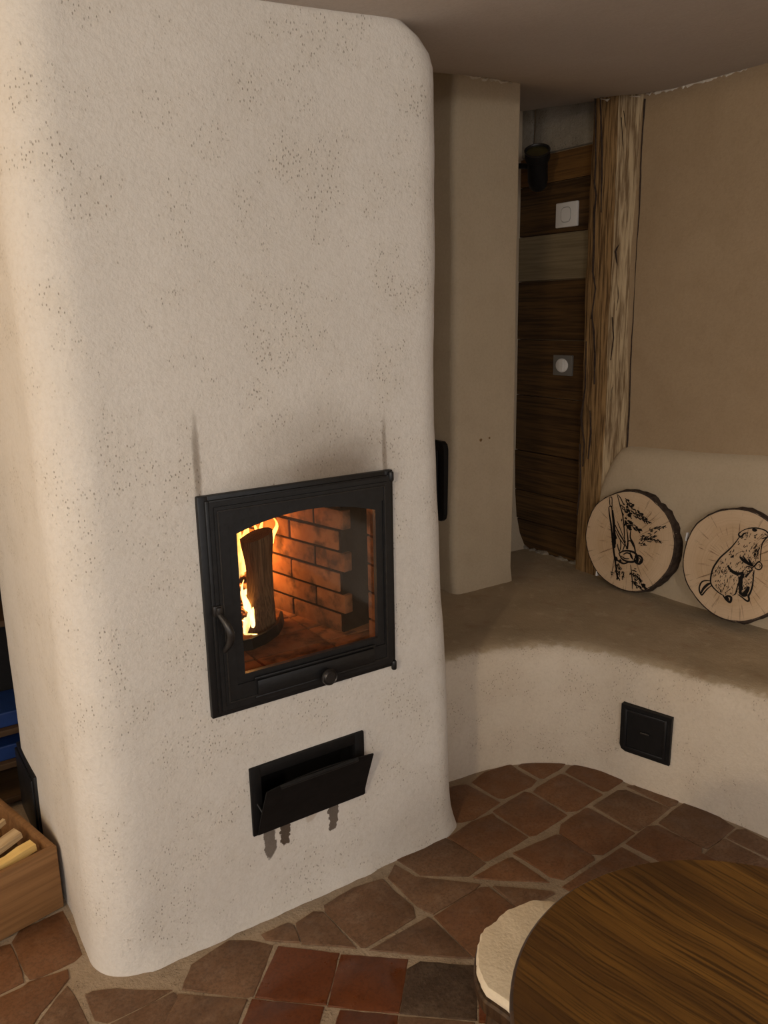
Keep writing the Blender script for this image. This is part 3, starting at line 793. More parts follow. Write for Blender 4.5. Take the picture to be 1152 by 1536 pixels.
mB = Matrix.Translation((0.60, 2.375, 0)); brick_course(mB, 0.50, FZ - 0.01, 10, 0.061, 0.215, 0.5, (-0.03, 0.01))
mL = Matrix.Translation((0.635, 1.80, 0)) @ Matrix.Rotation(pi / 2, 4, 'Z'); brick_course(mL, 0.55, FZ - 0.01, 10, 0.061, 0.215, 0.5, (-0.02, 0.005))
for k in range(7):    # jamb beside the door opening
    bm = bmesh.new(); box(bm, (1.150, 1.772, FZ - .02 + k * 0.080), (1.23, 1.818, FZ - .02 + k * 0.080 + 0.075), 0.003); fpart('brick', bm, 'brick', True)
for i in range(3):    # hearth bricks
    for j in range(4):
        bm = bmesh.new(); x0, y0 = 0.62 + i * 0.216, 1.772 + j * 0.111
        box(bm, (x0 + .002, y0 + .002, FZ - .03), (x0 + .213, y0 + .108, FZ - .002 + random.uniform(-.002, .001)), 0.003); fpart('brick', bm, 'brick', True)
# curved grate lip in front of the log
bm = bmesh.new()
gp = [onz(x, y, FZ + 0.012) for x, y in ((355, 972), (380, 967), (402, 957), (418, 945), (424, 934), (426, 925))]
gpts = []
for k in range(len(gp) - 1):
    for j in range(4): gpts.append(gp[k].lerp(gp[k + 1], j / 4))
gpts.append(gp[-1])
for k, p in enumerate(gpts[:-1]):
    q = gpts[k + 1]
    v = [bm.verts.new(p + Vector((0, 0, -.014))), bm.verts.new(q + Vector((0, 0, -.014))), bm.verts.new(q + Vector((-.002, .004, .016))), bm.verts.new(p + Vector((-.002, .004, .016)))]
    w = [bm.verts.new(x_.co + Vector((-.004, .008, 0))) for x_ in v]
    bm.faces.new(v); bm.faces.new(w[::-1])
    for a in range(4): bm.faces.new((v[a], w[a], w[(a + 1) % 4], v[(a + 1) % 4]))
tag(fpart('grate_lip', bm, 'iron_dark'), 'curved black iron grate lip')

# --- ash door: recessed frame and tilted flap
ax0, ax1, az0, az1 = 0.738, 1.076, 0.256, 0.447
bm = bmesh.new(); frame_rect(bm, ax0, ax1, az0, az1, 0.030, fy(0.007), YF + 0.02, 0.002)
box(bm, (0.75, YF + 0.09, 0.27), (1.064, YF + 0.10, 0.44)); box(bm, (0.755, YF + .015, 0.272), (0.76, YF + .095, 0.438)); box(bm, (1.055, YF + .015, 0.272), (1.06, YF + .095, 0.438))
box(bm, (0.755, YF + .015, 0.268), (1.06, YF + .095, 0.273)); box(bm, (0.755, YF + .015, 0.437), (1.06, YF + .095, 0.442))
ash = tag(part('ash_door_frame', bm, 'iron_dark', stove, True), 'black iron frame around the ash opening')
fm = Matrix.Translation((0, fy(0.010), 0.262)) @ Matrix.Rotation(radians(13), 4, 'X')
bm = bmesh.new()
N = 12
fl = [(0.748, 0.0), (1.066, 0.0), (1.072, 0.060), (1.082, 0.136)] + [(1.082 + (0.764 - 1.082) * k / N, 0.136 + 0.012 * sin(pi * k / N)) for k in range(1, N)] + [(0.764, 0.134), (0.752, 0.05)]
prism(bm, fl, -0.004, 0.0, lambda a, b, c: fm @ Vector((a, c, b)))
flap = tag(part('ash_flap', bm, 'iron_dark', ash, True), 'black sheet iron flap tilted open')
bm = bmesh.new(); box(bm, (0.80, -0.012, 0.136), (1.03, -0.003, 0.146), 0.003, fm); part('flap_lip', bm, 'iron', flap)
bm = bmesh.new(); tube(bm, [fm @ Vector((0.757, 0.0, 0.07)), Vector((0.752, YF, 0.35))], 0.0022, 6)
part('flap_stay', bm, 'iron_edge', flap)
# --- cleaning door on the left flank
bm = bmesh.new(); box(bm, (XL - 0.008, 2.345, 0.035), (XL + 0.02, 2.600, 0.268), 0.003)
cdoor = tag(part('cleaning_door_frame', bm, 'iron', stove, True), 'black iron cleaning door frame on the flank')
bm = bmesh.new(); box(bm, (XL - 0.014, 2.362, 0.045), (XL - 0.006, 2.605, 0.250), 0.004); cl = part('cleaning_door', bm, 'iron', cdoor, True)

# --- fire: log, embers, flames
lb, lt = onz(397, 948, FZ), None
lb = Vector((lb.x, lb.y + 0.03, FZ + 0.004))
bm = bmesh.new()
top = ony(384, 803, lb.y + 0.02)
secs = []
LN = 16
for k in range(LN + 1):
    t = k / LN
    c = lb.lerp(top, t) + Vector((0.008 * sin(pi * t), 0, 0))
    rr = 0.051 - 0.012 * sin(pi * min(1, t * 1.05)) - 0.004 * t
    secs.append([bm.verts.new(c + Vector((cos(a) * rr * (1 + wob((cos(a) * 2, sin(a) * 2, t * 3), 1, .18)) , sin(a) * rr * 0.9 * (1 + wob((cos(a) * 2, sin(a) * 2 + 5, t * 3), 1, .18)), 0.014 * cos(a) * (1 if k == LN else 0)))) for a in [2 * pi * q / 18 for q in range(18)]])
for a, b in zip(secs, secs[1:]):
    for k in range(18): bm.faces.new((a[k], a[(k + 1) % 18], b[(k + 1) % 18], b[k]))
bm.faces.new(secs[0][::-1]); bm.faces.new(secs[-1])
tag(bmobj('firewood_log', bm, 'log', None, True), 'split log standing upright in the stove beside the flames', 'log')
def ember(p, s, k):
    bm = bmesh.new(); bmesh.ops.create_icosphere(bm, subdivisions=2, radius=s)
    for v in bm.verts: v.co = v.co * (1 + wob(v.co * 30 + Vector((k * 3, 0, 0)), 1, 0.5)); v.co.z *= 0.75
    bm.transform(Matrix.Translation(p)); return bm
emb = empty('ember_heap', (lb.x - 0.08, lb.y + 0.06, FZ)); tag(emb, 'heap of glowing embers behind the upright log', 'embers')
for k in range(26):
    p = Vector((lb.x - 0.10 + random.uniform(-.10, .10), lb.y + 0.05 + random.uniform(-.06, .09), FZ + 0.022 + random.uniform(0, .05)))
    if (p - lb).to_2d().length < 0.062: continue
    part('ember', ember(p, random.uniform(.020, .032), k), 'ember', emb, True)
for k, (px, py, ln) in enumerate(((375, 880, .15), (372, 905, .13), (385, 870, .12))):
    p = ony(px, py, lb.y + 0.085)
    bm = bmesh.new(); tube(bm, [p + Vector((-.10, .02, -.01)), p + Vector((-.03, 0, .012)), p + Vector((.03, .015, .02))], [.018, .021, .016], 9)
    for v in bm.verts: v.co += Vector((wob(v.co, 60, .006), 0, wob(v.co, 50, .006)))
    part('charred_branch', bm, 'ember', emb, True)
fire = empty('fire', (lb.x - 0.08, lb.y + 0.06, FZ)); tag(fire, 'bright yellow orange flames rising behind the upright log', 'fire')
fl_list = [(352, 965, 800, .034), (360, 955, 782, .036), (369, 945, 772, .030), (381, 905, 776, .024), (358, 880, 795, .030), (373, 962, 868, .016), (394, 850, 772, .016), (379, 965, 895, .011), (364, 930, 830, .026), (350, 900, 770, .03), (408, 815, 770, .008)]
for k, (px, y0, y1, r0) in enumerate(fl_list):
    yy = lb.y + (0.10 if k not in (5, 7) else -0.03) + 0.012 * (k % 3)
    a, b = ony(px, y0, yy), ony(px + 6 * sin(k * 2.1), y1, yy)
    pts, rad = [], []
    for j in range(15):
        t = j / 14
        pts.append(a.lerp(b, t) + Vector((0.014 * sin(k + 7 * t) * t, 0.01 * cos(k * 2 + 5 * t) * t, 0)))
        rad.append(max(0.001, r0 * (sin(pi * (0.12 + 0.88 * t) ** 0.75)) * (1 - 0.35 * t)))
    bm = bmesh.new(); tube(bm, pts, rad, 12)
    part('flame', bm, 'flame', fire, True)
ld = bpy.data.lights.new('fire_glow', 'POINT'); ld.energy = 5.5; ld.color = (1.0, 0.42, 0.12); ld.shadow_soft_size = 0.05
lo = bpy.data.objects.new('fire_glow', ld); COL.objects.link(lo); lo.location = (lb.x - 0.01, lb.y + 0.17, FZ + 0.22)

# ================================================================== BENCH
fc = [(1.30, 1.985), (1.44, 1.982), (1.564, 1.978), (1.678, 1.968), (1.77, 1.948), (1.85, 1.915), (1.925, 1.868), (1.98, 1.81), (2.015, 1.74), (2.037, 1.65), (2.058, 1.57), (2.080, 1.49), (2.111, 1.365), (2.135, 1.25), (2.165, 1.08), (2.20, 0.85), (2.24, 0.5), (2.28, 0.1), (2.32, -0.5), (2.34, -1.2)]
def spline(p, m):
    out = []
    for i in range(len(p) - 1):
        p0, p1, p2, p3 = [Vector(p[max(0, min(len(p) - 1, i + k))]) for k in (-1, 0, 1, 2)]
        for j in range(m):
            t = j / m
            out.append(0.5 * ((2 * p1) + (p2 - p0) * t + (2 * p0 - 5 * p1 + 4 * p2 - p3) * t * t + (3 * p1 - p0 - 3 * p2 + p3) * t ** 3))
    out.append(Vector(p[-1])); return out
front = spline(fc, 5)
ZT = 0.435
XBK, YBK = 2.70, 2.93
bench = empty('plaster_bench', (2.2, 1.9, 0)); tag(bench, 'low curved plaster bench with brown seat along the walls', 'bench')
bm = bmesh.new(); rows = []
Lc = [0]
for a, b in zip(front, front[1:]): Lc.append(Lc[-1] + (b - a).length)
kc = min(range(len(front)), key=lambda i: abs(front[i].x - 1.985) + abs(front[i].y - 1.805))
for i, p in enumerate(front):
    tg = (front[min(i + 1, len(front) - 1)] - front[max(i - 1, 0)]).normalized(); nin = Vector((-tg.y, tg.x))   # to the left of travel = into the bench
    if i <= kc:
        t = Lc[i] / Lc[kc]; bk = Vector((1.30 + (XBK - 1.30) * t, YBK))
        if t > 0.6: pass
    else:
        t = (Lc[i] - Lc[kc]) / (Lc[-1] - Lc[kc]); bk = Vector((XBK, YBK + (p.y - YBK) * min(1, t * 3.2)))
    sec = []
    for z, inn in [(-0.02, -0.006), (0.01, -0.003), (0.05, 0.0), (0.10, 0.0), (0.15, 0.002), (0.20, 0.003), (0.25, 0.003), (0.30, 0.004), (0.345, 0.006), (0.375, 0.011), (0.400, 0.020), (0.417, 0.032), (0.428, 0.048), (0.434, 0.07)]:
        q = p + nin * inn
        dz = wob((q.x * 9, q.y * 9, 0), 1, 0.008) * (z > .33)
        w = wob((q.x * 5, q.y * 5, z * 5), 1, 0.008) + wob((q.x * 22, q.y * 22, z * 22), 1, 0.003)
        sec.append(Vector((q.x + nin.x * w, q.y + nin.y * w, z + dz)))
    s0 = sec[-1]
    for k in range(1, 15):
        t = k / 14; x = s0.x + (bk.x - s0.x) * t; y = s0.y + (bk.y - s0.y) * t
        sec.append(Vector((x, y, ZT + wob((x * 5, y * 5, 2), 1, 0.006) + wob((x * 20, y * 20, 2), 1, 0.002))))
    rows.append([bm.verts.new(v) for v in sec])
for a, b in zip(rows, rows[1:]):
    for k in range(len(a) - 1): bm.faces.new((a[k], b[k], b[k + 1], a[k + 1]))
part('seat_block', bm, 'bench', bench, True)
# backrest swelling along the right wall
bm = bmesh.new(); rows = []
bprof = [(2.640, 0.42), (2.634, 0.50), (2.630, 0.62), (2.628, 0.76), (2.628, 0.88), (2.632, 0.94), (2.640, 0.975), (2.652, 0.995), (2.672, 1.008)]
ysb = [2.325, 2.315, 2.30, 2.27, 2.235, 2.20, 2.1, 2.0, 1.9, 1.8, 1.7, 1.6, 1.5, 1.3, 1.0, 0.5, 0.0, -0.8, -1.2]
for i, y in enumerate(ysb):
    lift = (0.0, 0.0, 0.0, 0, 0)[i] if i < 5 else 0
    cut = max(0, (y - 2.215) / 0.11)          # rounded upper corner at the post
    sl = (2.22 - y) * 0.07 if y < 2.22 else 0
    sl = min(sl, 0.07)
    rr = []
    for x, z in bprof:
        zz = 0.42 + (z - 0.42) * (1 - 0.30 * cut ** 2) + sl * (z - .42) / .59
        rr.append(bm.verts.new((x + wob((y * 4, z * 4, 7), 1, .005) + 0.02 * (i == 0), y, zz)))
    rows.append(rr)
for a, b in zip(rows, rows[1:]):
    for k in range(len(a) - 1): bm.faces.new((a[k], b[k], b[k + 1], a[k + 1]))
tag(part('backrest', bm, 'backrest', bench, True), 'pale plaster backrest swelling')
# vent door in the bench front
def on_front(x, y):
    a, b = Vector((2.034, 1.655)), Vector((2.093, 1.440)); n_ = Vector((-(b - a).y, (b - a).x)); d = ray(x, y)
    q = CAM + d * (a.dot(n_) / (d.x * n_.x + d.y * n_.y)); return q
_va, _vb = on_front(933, 1085), on_front(1007.5, 1115)
va, vb = _va.to_2d(), _vb.to_2d(); VZ1, VZ0 = on_front(970, 1064).z, on_front(970, 1135).z
vd = (vb - va).normalized(); mv = Matrix.Translation((va.x, va.y, 0)) @ Matrix.Rotation(atan2(vd.y, vd.x), 4, 'Z')   # local x along the front, local -y outwards
bm = bmesh.new()
W_ = (vb - va).length
def rr_poly(x0, x1, z0, z1, rl):
    return [(x0 + rl, z0), (x1, z0), (x1, z1), (x0, z1), (x0, z0 + rl), (x0 + rl * .3, z0 + rl * .3)]
prism(bm, rr_poly(0, W_, VZ0, VZ1, 0.022), -0.012, 0.03, lambda a, b, c: mv @ Vector((a, c, b)))
vent = tag(part('soot_door', bm, 'iron_dark', bench), 'black iron soot door in the bench front')
bm = bmesh.new(); frame_rect(bm, 0.014, W_ - .014, VZ0 + .013, VZ1 - .013, 0.009, -0.016, -0.010, 0.002); bm.transform(mv)
part('soot_door_frame', bm, 'iron', vent, True)
bm = bmesh.new(); box(bm, (W_ * .42, -0.020, (VZ0 + VZ1) / 2), (W_ * .60, -0.010, (VZ0 + VZ1) / 2 + .007), 0.002, mv); part('pull_tab', bm, 'iron_edge', vent)

# ================================================================== TIMBER POST
bm = bmesh.new(); rows = []
plan = [(XPL + .02, 2.452), (XPO + 0.012, 2.448), (XPO + .001, 2.436), (XPO - .002, 2.400), (XPO, 2.370), (XPO - .001, 2.335), (XPO + .002, 2.312), (XPO + .010, 2.290), (XPO + .020, 2.265), (XPO + .030, 2.243), (XPO + .040, 2.226), (XW + .03, 2.218)]
for j in range(91):
    z = 0.42 + (2.40 - 0.42) * j / 90
    rr = []
    for k, (x, y) in enumerate(plan):
        dy = wob((k * .5, 0, z * 3.0), 1, .010) + wob((k * .9, 4, z * 11), 1, .004)
        dx = wob((k * .8, 9, z * 2.0), 1, .0035) + wob((k * 3, 2, z * 14), 1, .002)
        if k in (0, len(plan) - 1): dx = dy = 0
        rr.append(bm.verts.new((x + dx, y + dy, z)))
    rows.append(rr)
for a, b in zip(rows, rows[1:]):
    for k in range(len(plan) - 1):
        f = bm.faces.new((a[k], a[k + 1], b[k + 1], b[k])); f.material_index = 1 if k >= 6 else 0
post = empty('timber_post', (XPO + .03, 2.33, 0.43)); tag(post, 'weathered hewn timber post between plank wall and plaster wall', 'post')
part('shaft', bm, ['post_side', 'post_face'], post, True)
def low(x, y): return ((x / 3.571) * 3.9375, (470 + y / 3.571 - 90) * 3.9375)
# drying cracks as thin dark grooves set on the faces
for (pts, w) in (([(604, 215), (608, 600), (600, 730), (612, 800), (600, 900), (598, 1100), (590, 1250), (607, 1350), (580, 1530)], .0032), ([(636, 215), (640, 380), (645, 560), (640, 900)], .0018), ([(760, 340), (775, 560), (770, 800), (755, 960)], .0016), ([(755, 1000), (765, 1060), (745, 1090), (725, 1130), (735, 1200), (742, 1255)], .003), ([(740, 1290), (742, 1400), (730, 1480)], .0022), ([(775, 300), (790, 420), (765, 620)], .0014),
    ([low(530, 0), low(540, 90), low(547, 220), low(543, 380)], .003), ([low(500, 150), low(495, 400), low(472, 560), low(490, 700), low(482, 820)], .0022), ([low(640, 20), low(648, 130), low(632, 250)], .0016), ([low(650, 320), low(662, 352), low(640, 400), low(632, 470)], .0018), ([low(520, 520), low(526, 640), low(510, 780)], .002), ([low(465, 700), low(470, 900), low(450, 1080)], .0018), ([low(690, 180), low(684, 330), low(672, 500)], .0012)):
    bm = bmesh.new(); prev = None
    P3 = []
    for cx, cy in pts:
        x, y = 740 + cx / 3.9375, 90 + cy / 3.9375
        q = onx(x, y, XPO - .0005)
        if q.y < 2.312:   # hewn pale face
            f = (2.312 - q.y); q = onx(x, y, XPO + min(.04, f * 0.46 * 0.88))
        P3.append(q)
    P3 = [P3[0]] + [P3[i].lerp(P3[i + 1], t) for i in range(len(P3) - 1) for t in (.25, .5, .75, 1)]
    for i, q in enumerate(P3):
        ww = w * (0.4 + 0.8 * sin(pi * i / (len(P3) - 1))) * (1 + wob((i, w * 999, 0), 1.7, .5))
        cur = [bm.verts.new(q + Vector((-.0055, ww, 0))), bm.verts.new(q + Vector((-.0055, -ww, 0))), bm.verts.new(q + Vector((.02, 0, 0)))]
        if prev:
            for a in range(3): bm.faces.new((prev[a], prev[(a + 1) % 3], cur[(a + 1) % 3], cur[a]))
        else: bm.faces.new(cur)
        prev = cur
    bm.faces.new(prev[::-1])
    part('drying_crack', bm, 'bark', post)

bm = bmesh.new(); prev = None
for i in range(40):
    z = 1.0 + 1.30 * i / 39; w_ = .0012 + .0010 * mnoise.noise(Vector((0, 0, z * 9))); y_ = 2.217 + wob((0, 1, z * 4), 1, .006) + wob((0, 1, z * 17), 1, .002)
    cur = [bm.verts.new((XW - .006, y_ - w_, z)), bm.verts.new((XW - .006, y_ + w_, z)), bm.verts.new((XW + .02, y_, z))]
    if prev:
        for a in range(3): bm.faces.new((prev[a], prev[(a + 1) % 3], cur[(a + 1) % 3], cur[a]))
    prev = cur
part('joint_gap', bm, 'bark', post)

# ================================================================== SWITCHES AND SPOT LAMP
def local_box(name, c, hw, hh, x0, x1, bev, mat, parent):
    bm = bmesh.new(); box(bm, (x0, c.y - hw, c.z - hh), (x1, c.y + hw, c.z + hh), bev); return part(name, bm, mat, parent, True)
c1 = onx(850.5, 322, XPL - .006); c2 = onx(844.5, 548, XPL - .006)
s1 = empty('light_switch', (XPL, c1.y, c1.z)); tag(s1, 'white square light switch high on the dark plank', 'light switch')
local_box('plate', c1, 0.061, 0.050, XPL - .012, XPL + .002, .004, 'white_plastic', s1)
bm = bmesh.new(); rp = []
for k in range(33):
    a = 2 * pi * k / 32
    cx_, cz_ = cos(a), sin(a)
    rp.append(Vector((XPL - .0125, c1.y + .027 * (abs(cx_) ** .6) * (1 if cx_ > 0 else -1), c1.z + .030 * (abs(cz_) ** .6) * (1 if cz_ > 0 else -1))))
tube(bm, rp, .0014, 6, False); part('groove_ring', bm, 'line_grey', s1)
bm = bmesh.new(); pts = [(p.y, p.z) for p in rp[:-1]]; prism(bm, [(c1.y + (a - c1.y) * .93, c1.z + (b - c1.z) * .93) for a, b in pts], XPL - .015, XPL - .011, lambda a, b, c: Vector((c, a, b))); part('rocker', bm, 'white_plastic', s1)
s2 = empty('light_switch', (XPL, c2.y, c2.z)); tag(s2, 'grey square light switch with white round button', 'light switch')
local_box('plate', c2, 0.055, 0.044, XPL - .012, XPL + .002, .003, 'grey_plastic', s2)
bm = bmesh.new(); lathe(bm, [(0, .006), (.030, .006), (.034, .003), (.034, 0), (0, 0)], 36, Matrix.Translation((XPL - .012, c2.y, c2.z)) @ Matrix.Rotation(-pi / 2, 4, 'Y') @ Matrix.Diagonal((.88, 1.05, 1, 1)))
part('button', bm, 'white_plastic', s2, True)
bm = bmesh.new(); box(bm, (XPL - .0205, c2.y - .013, c2.z - .026), (XPL - .017, c2.y + .010, c2.z + .026), .0015); part('rocker', bm, 'white_plastic', s2)
# spot lamp on a bracket from the back wall
XS = 2.50
lt_, lb_ = onx(806, 226, XS), onx(800, 262, XS + .06)
ax = (lt_ - lb_); tow = (CAM - lt_).normalized()
ax = (Vector((0, 0.06, 1)) + tow * 0.75).normalized()
ln = 0.165
spot = empty('spot_lamp', tuple(lb_)); tag(spot, 'black cylindrical spot lamp mounted above the plank wall', 'lamp')
mS = Matrix.Translation(lt_ - ax * ln) @ ax.to_track_quat('Z', 'Y').to_matrix().to_4x4()
bm = bmesh.new(); lathe(bm, [(0, -.004), (.026, 0.0), (.036, .012), (.039, .03), (.041, .035), (.041, .125), (.048, .128), (.051, .136), (.050, ln), (.046, ln), (.044, ln - .015), (0, ln - .03)], 30, mS); part('shade', bm, 'iron_dark', spot, True)
bm = bmesh.new(); lathe(bm, [(0, ln - .012), (.043, ln - .010), (.045, ln - .006), (0, ln - .008)], 30, mS); part('lens', bm, 'brass', spot, True)
bm = bmesh.new(); lathe(bm, [(.045, ln - .001), (.051, ln - .002), (.052, ln + .003), (.047, ln + .004), (.045, ln - .001)], 30, mS); part('rim', bm, 'iron_edge', spot, True)
bm = bmesh.new(); tube(bm, [lt_ - ax * .07, lt_ - ax * .05 + Vector((-.02, .10, .0)), Vector((lt_.x - .06, 2.90, lt_.z - .01))], .011, 8); part('bracket', bm, 'iron_dark', spot, True)
bm = bmesh.new(); lathe(bm, [(0, 0), (.035, 0), (.035, .014), (0, .014)], 20, Matrix.Translation((lt_.x - .06, 2.908, lt_.z - .01)) @ Matrix.Rotation(pi / 2, 4, 'X')); part('wall_rose', bm, 'iron_dark', spot, True)

# ================================================================== LOG SLICES
def ribbon(bm, pts, w, zoff, taper=True):
    pts = [Vector(p) for p in pts]
    n = len(pts); L = []
    for i, p in enumerate(pts):
        t = (pts[min(i + 1, n - 1)] - pts[max(i - 1, 0)])
        if t.length < 1e-9: t = Vector((1, 0))
        t.normalize(); nn = Vector((-t.y, t.x)); ww = w * (0.45 + 0.55 * sin(pi * (i + .5) / n)) if taper else w
        L.append((bm.verts.new((p.x + nn.x * ww, p.y + nn.y * ww, zoff)), bm.verts.new((p.x - nn.x * ww, p.y - nn.y * ww, zoff))))
    for a, b in zip(L, L[1:]): bm.faces.new((a[0], a[1], b[1], b[0]))
def smooth_line(p, m=4): return spline([tuple(q) for q in p], m) if len(p) > 2 else [Vector(q) for q in p]
def inside(p, poly):
    c = False; n = len(poly)
    for i in range(n):
        a, b = poly[i], poly[(i + 1) % n]
        if (a[1] > p[1]) != (b[1] > p[1]) and p[0] < (b[0] - a[0]) * (p[1] - a[1]) / (b[1] - a[1]) + a[0]: c = not c
    return c
def log_slice(label, cpx, half_h, half_w, yaw, lean, thick, xface, draw, seed):
    """round slice leaning on the backrest; local x = right, y = up, z = out of the face"""
    rn = random.Random(seed)
    c = onx(cpx[0], cpx[1], xface); dd = depth(c)
    nrm = (Matrix.Rotation(radians(yaw), 3, 'Z') @ Vector((-cos(radians(lean)), 0, sin(radians(lean)))))
    rt = Vector((0, 0, 1)).cross(nrm).normalized(); up = nrm.cross(rt)
    view = (CAM - c).normalized()
    ry = half_h * dd / FPX / max(.5, sqrt(1 - up.dot(view) ** 2))
    rx = half_w * dd / FPX / max(.5, sqrt(1 - rt.dot(view) ** 2))
    mt = Matrix((rt, up, nrm)).transposed().to_4x4(); mt.translation = c
    root = empty('log_slice', mtx=mt); tag(root, label, 'log slice', 'drawn log slices on the bench')
    N = 72
    def outline(k, s=1.0, e=0.0):
        a = 2 * pi * k / N; w = 1 + wob((cos(a) * 1.6, sin(a) * 1.6, seed), 1, .035) + e * wob((cos(a) * 9, sin(a) * 9, seed), 1, .03)
        return (cos(a) * rx * w * s, sin(a) * ry * w * s)
    bm = bmesh.new()
    v0 = [bm.verts.new((*outline(k, .985), 0)) for k in range(N)]; v1 = [bm.verts.new((*outline(k, .985), -thick)) for k in range(N)]
    bm.faces.new(v0); bm.faces.new(v1[::-1])
    for k in range(N): bm.faces.new((v0[k], v1[k], v1[(k + 1) % N], v0[(k + 1) % N]))
    bmobj('wood_face', bm, 'slice', root)
    bm = bmesh.new(); rr = []
    for j, (s, z, e) in enumerate(((.972, .0012, 0.3), (1.0, -.001, .6), (1.012, -thick * .25, 1.4), (1.02, -thick * .5, 1.6), (1.012, -thick * .8, 1.4), (1.0, -thick - .001, .8), (.95, -thick - .001, 0))):
        rr.append([bm.verts.new((*outline(k, s, e), z + wob((k * .7, j, seed), 1, .001))) for k in range(N)])
    for a, b in zip(rr, rr[1:]):
        for k in range(N): bm.faces.new((a[k], b[k], b[(k + 1) % N], a[(k + 1) % N]))
    tag(bmobj('bark', bm, 'bark', root, True), 'dark rough bark rim')
    bm = bmesh.new(); draw(bm, rx, ry, rn); dr = bmobj('drawing', bm, 'ink', root)
    return root, c, rx, ry, mt
def marmot(bm, rx, ry, rn):
    K = lambda p: ((p[0] - 780) / 640 * rx * .97, (780 - p[1]) / 672 * ry * .97)
    z = .0012; w = rx / 640
    def ln(pts, th=9): ribbon(bm, smooth_line([K(p) for p in pts]), th * w * .72, z)
    ln([(780, 380), (830, 335), (900, 300), (980, 285), (1060, 292), (1105, 320), (1112, 350), (1090, 385), (1062, 440), (1056, 500), (1060, 600), (1070, 665)], 11)
    ln([(790, 372), (772, 400), (790, 428), (812, 420), (830, 385), (862, 365)], 16); ln([(1070, 330), (1085, 345), (1105, 340)], 8); ln([(1040, 400), (1070, 385), (1105, 360)], 8)
    ln([(785, 435), (755, 500), (710, 580), (660, 650), (600, 730), (560, 810), (530, 890), (520, 980), (525, 1060), (550, 1105), (600, 1145), (660, 1175), (700, 1185)], 14)
    ln([(525, 1050), (470, 1060), (420, 1090), (398, 1150), (405, 1210), (440, 1255), (465, 1220), (500, 1160), (545, 1105)], 14)
    ln([(525, 1080), (490, 1110), (450, 1170), (430, 1235)], 22)
    ln([(700, 1185), (740, 1225), (790, 1248), (805, 1225), (800, 1185), (760, 1180), (730, 1200)], 20); ln([(735, 1195), (760, 1215), (770, 1240)], 26)
    ln([(1070, 665), (1040, 690), (1010, 740), (985, 775)], 12)
    ln([(1030, 700), (1060, 680), (1090, 700), (1095, 740), (1070, 770), (1030, 765), (1015, 735), (1030, 700)], 10); ln([(1050, 710), (1075, 715), (1070, 745)], 6)
    ln([(1015, 790), (1020, 880), (1025, 980), (1015, 1060), (1000, 1110), (1012, 1150), (1005, 1175), (980, 1175), (930, 1150), (880, 1130)], 16)
    ln([(850, 900), (862, 980), (852, 1060), (848, 1120), (815, 1160)], 10)
    ln([(700, 810), (750, 858), (810, 880), (860, 872), (900, 845)], 26); ln([(830, 670), (870, 700), (920, 720), (990, 745)], 26); ln([(860, 650), (900, 690), (960, 735)], 14); ln([(930, 670), (960, 710), (1000, 745)], 16)
    ln([(915, 790), (940, 760), (980, 770), (992, 800), (960, 820), (920, 815)], 10)
    ln([(905, 860), (880, 930), (890, 1020), (900, 1100)], 34); ln([(960, 840), (930, 900)], 18); ln([(985, 1000), (970, 1060), (930, 1110)], 30); ln([(880, 1090), (940, 1120), (985, 1095)], 26)
    ln([(918, 312), (940, 306), (968, 312), (945, 326), (920, 315)], 14)
    body = [(800, 420), (900, 310), (1050, 330), (1050, 480), (1050, 660), (960, 760), (1010, 820), (1010, 1060), (960, 1130), (840, 1110), (720, 1170), (560, 1080), (530, 960), (580, 800), (720, 590)]
    for _ in range(620):
        p = (rn.uniform(520, 1060), rn.uniform(320, 1170))
        if not inside(p, body): continue
        a = radians(rn.gauss(105, 18)); L_ = rn.uniform(14, 40); dens_ = 0.35 if p[1] < 560 and p[0] < 980 else .75
        if rn.random() > dens_: continue
        ln([p, (p[0] + cos(a) * L_ * .5 + rn.uniform(-3, 3), p[1] + sin(a) * L_ * .5), (p[0] + cos(a) * L_, p[1] + sin(a) * L_)], rn.uniform(3.5, 7.0))
    for _ in range(50):
        p = (rn.uniform(985, 1040), rn.uniform(460, 640)); ln([p, (p[0] + rn.uniform(-14, 4), p[1] + rn.uniform(14, 34))], rn.uniform(3, 6))
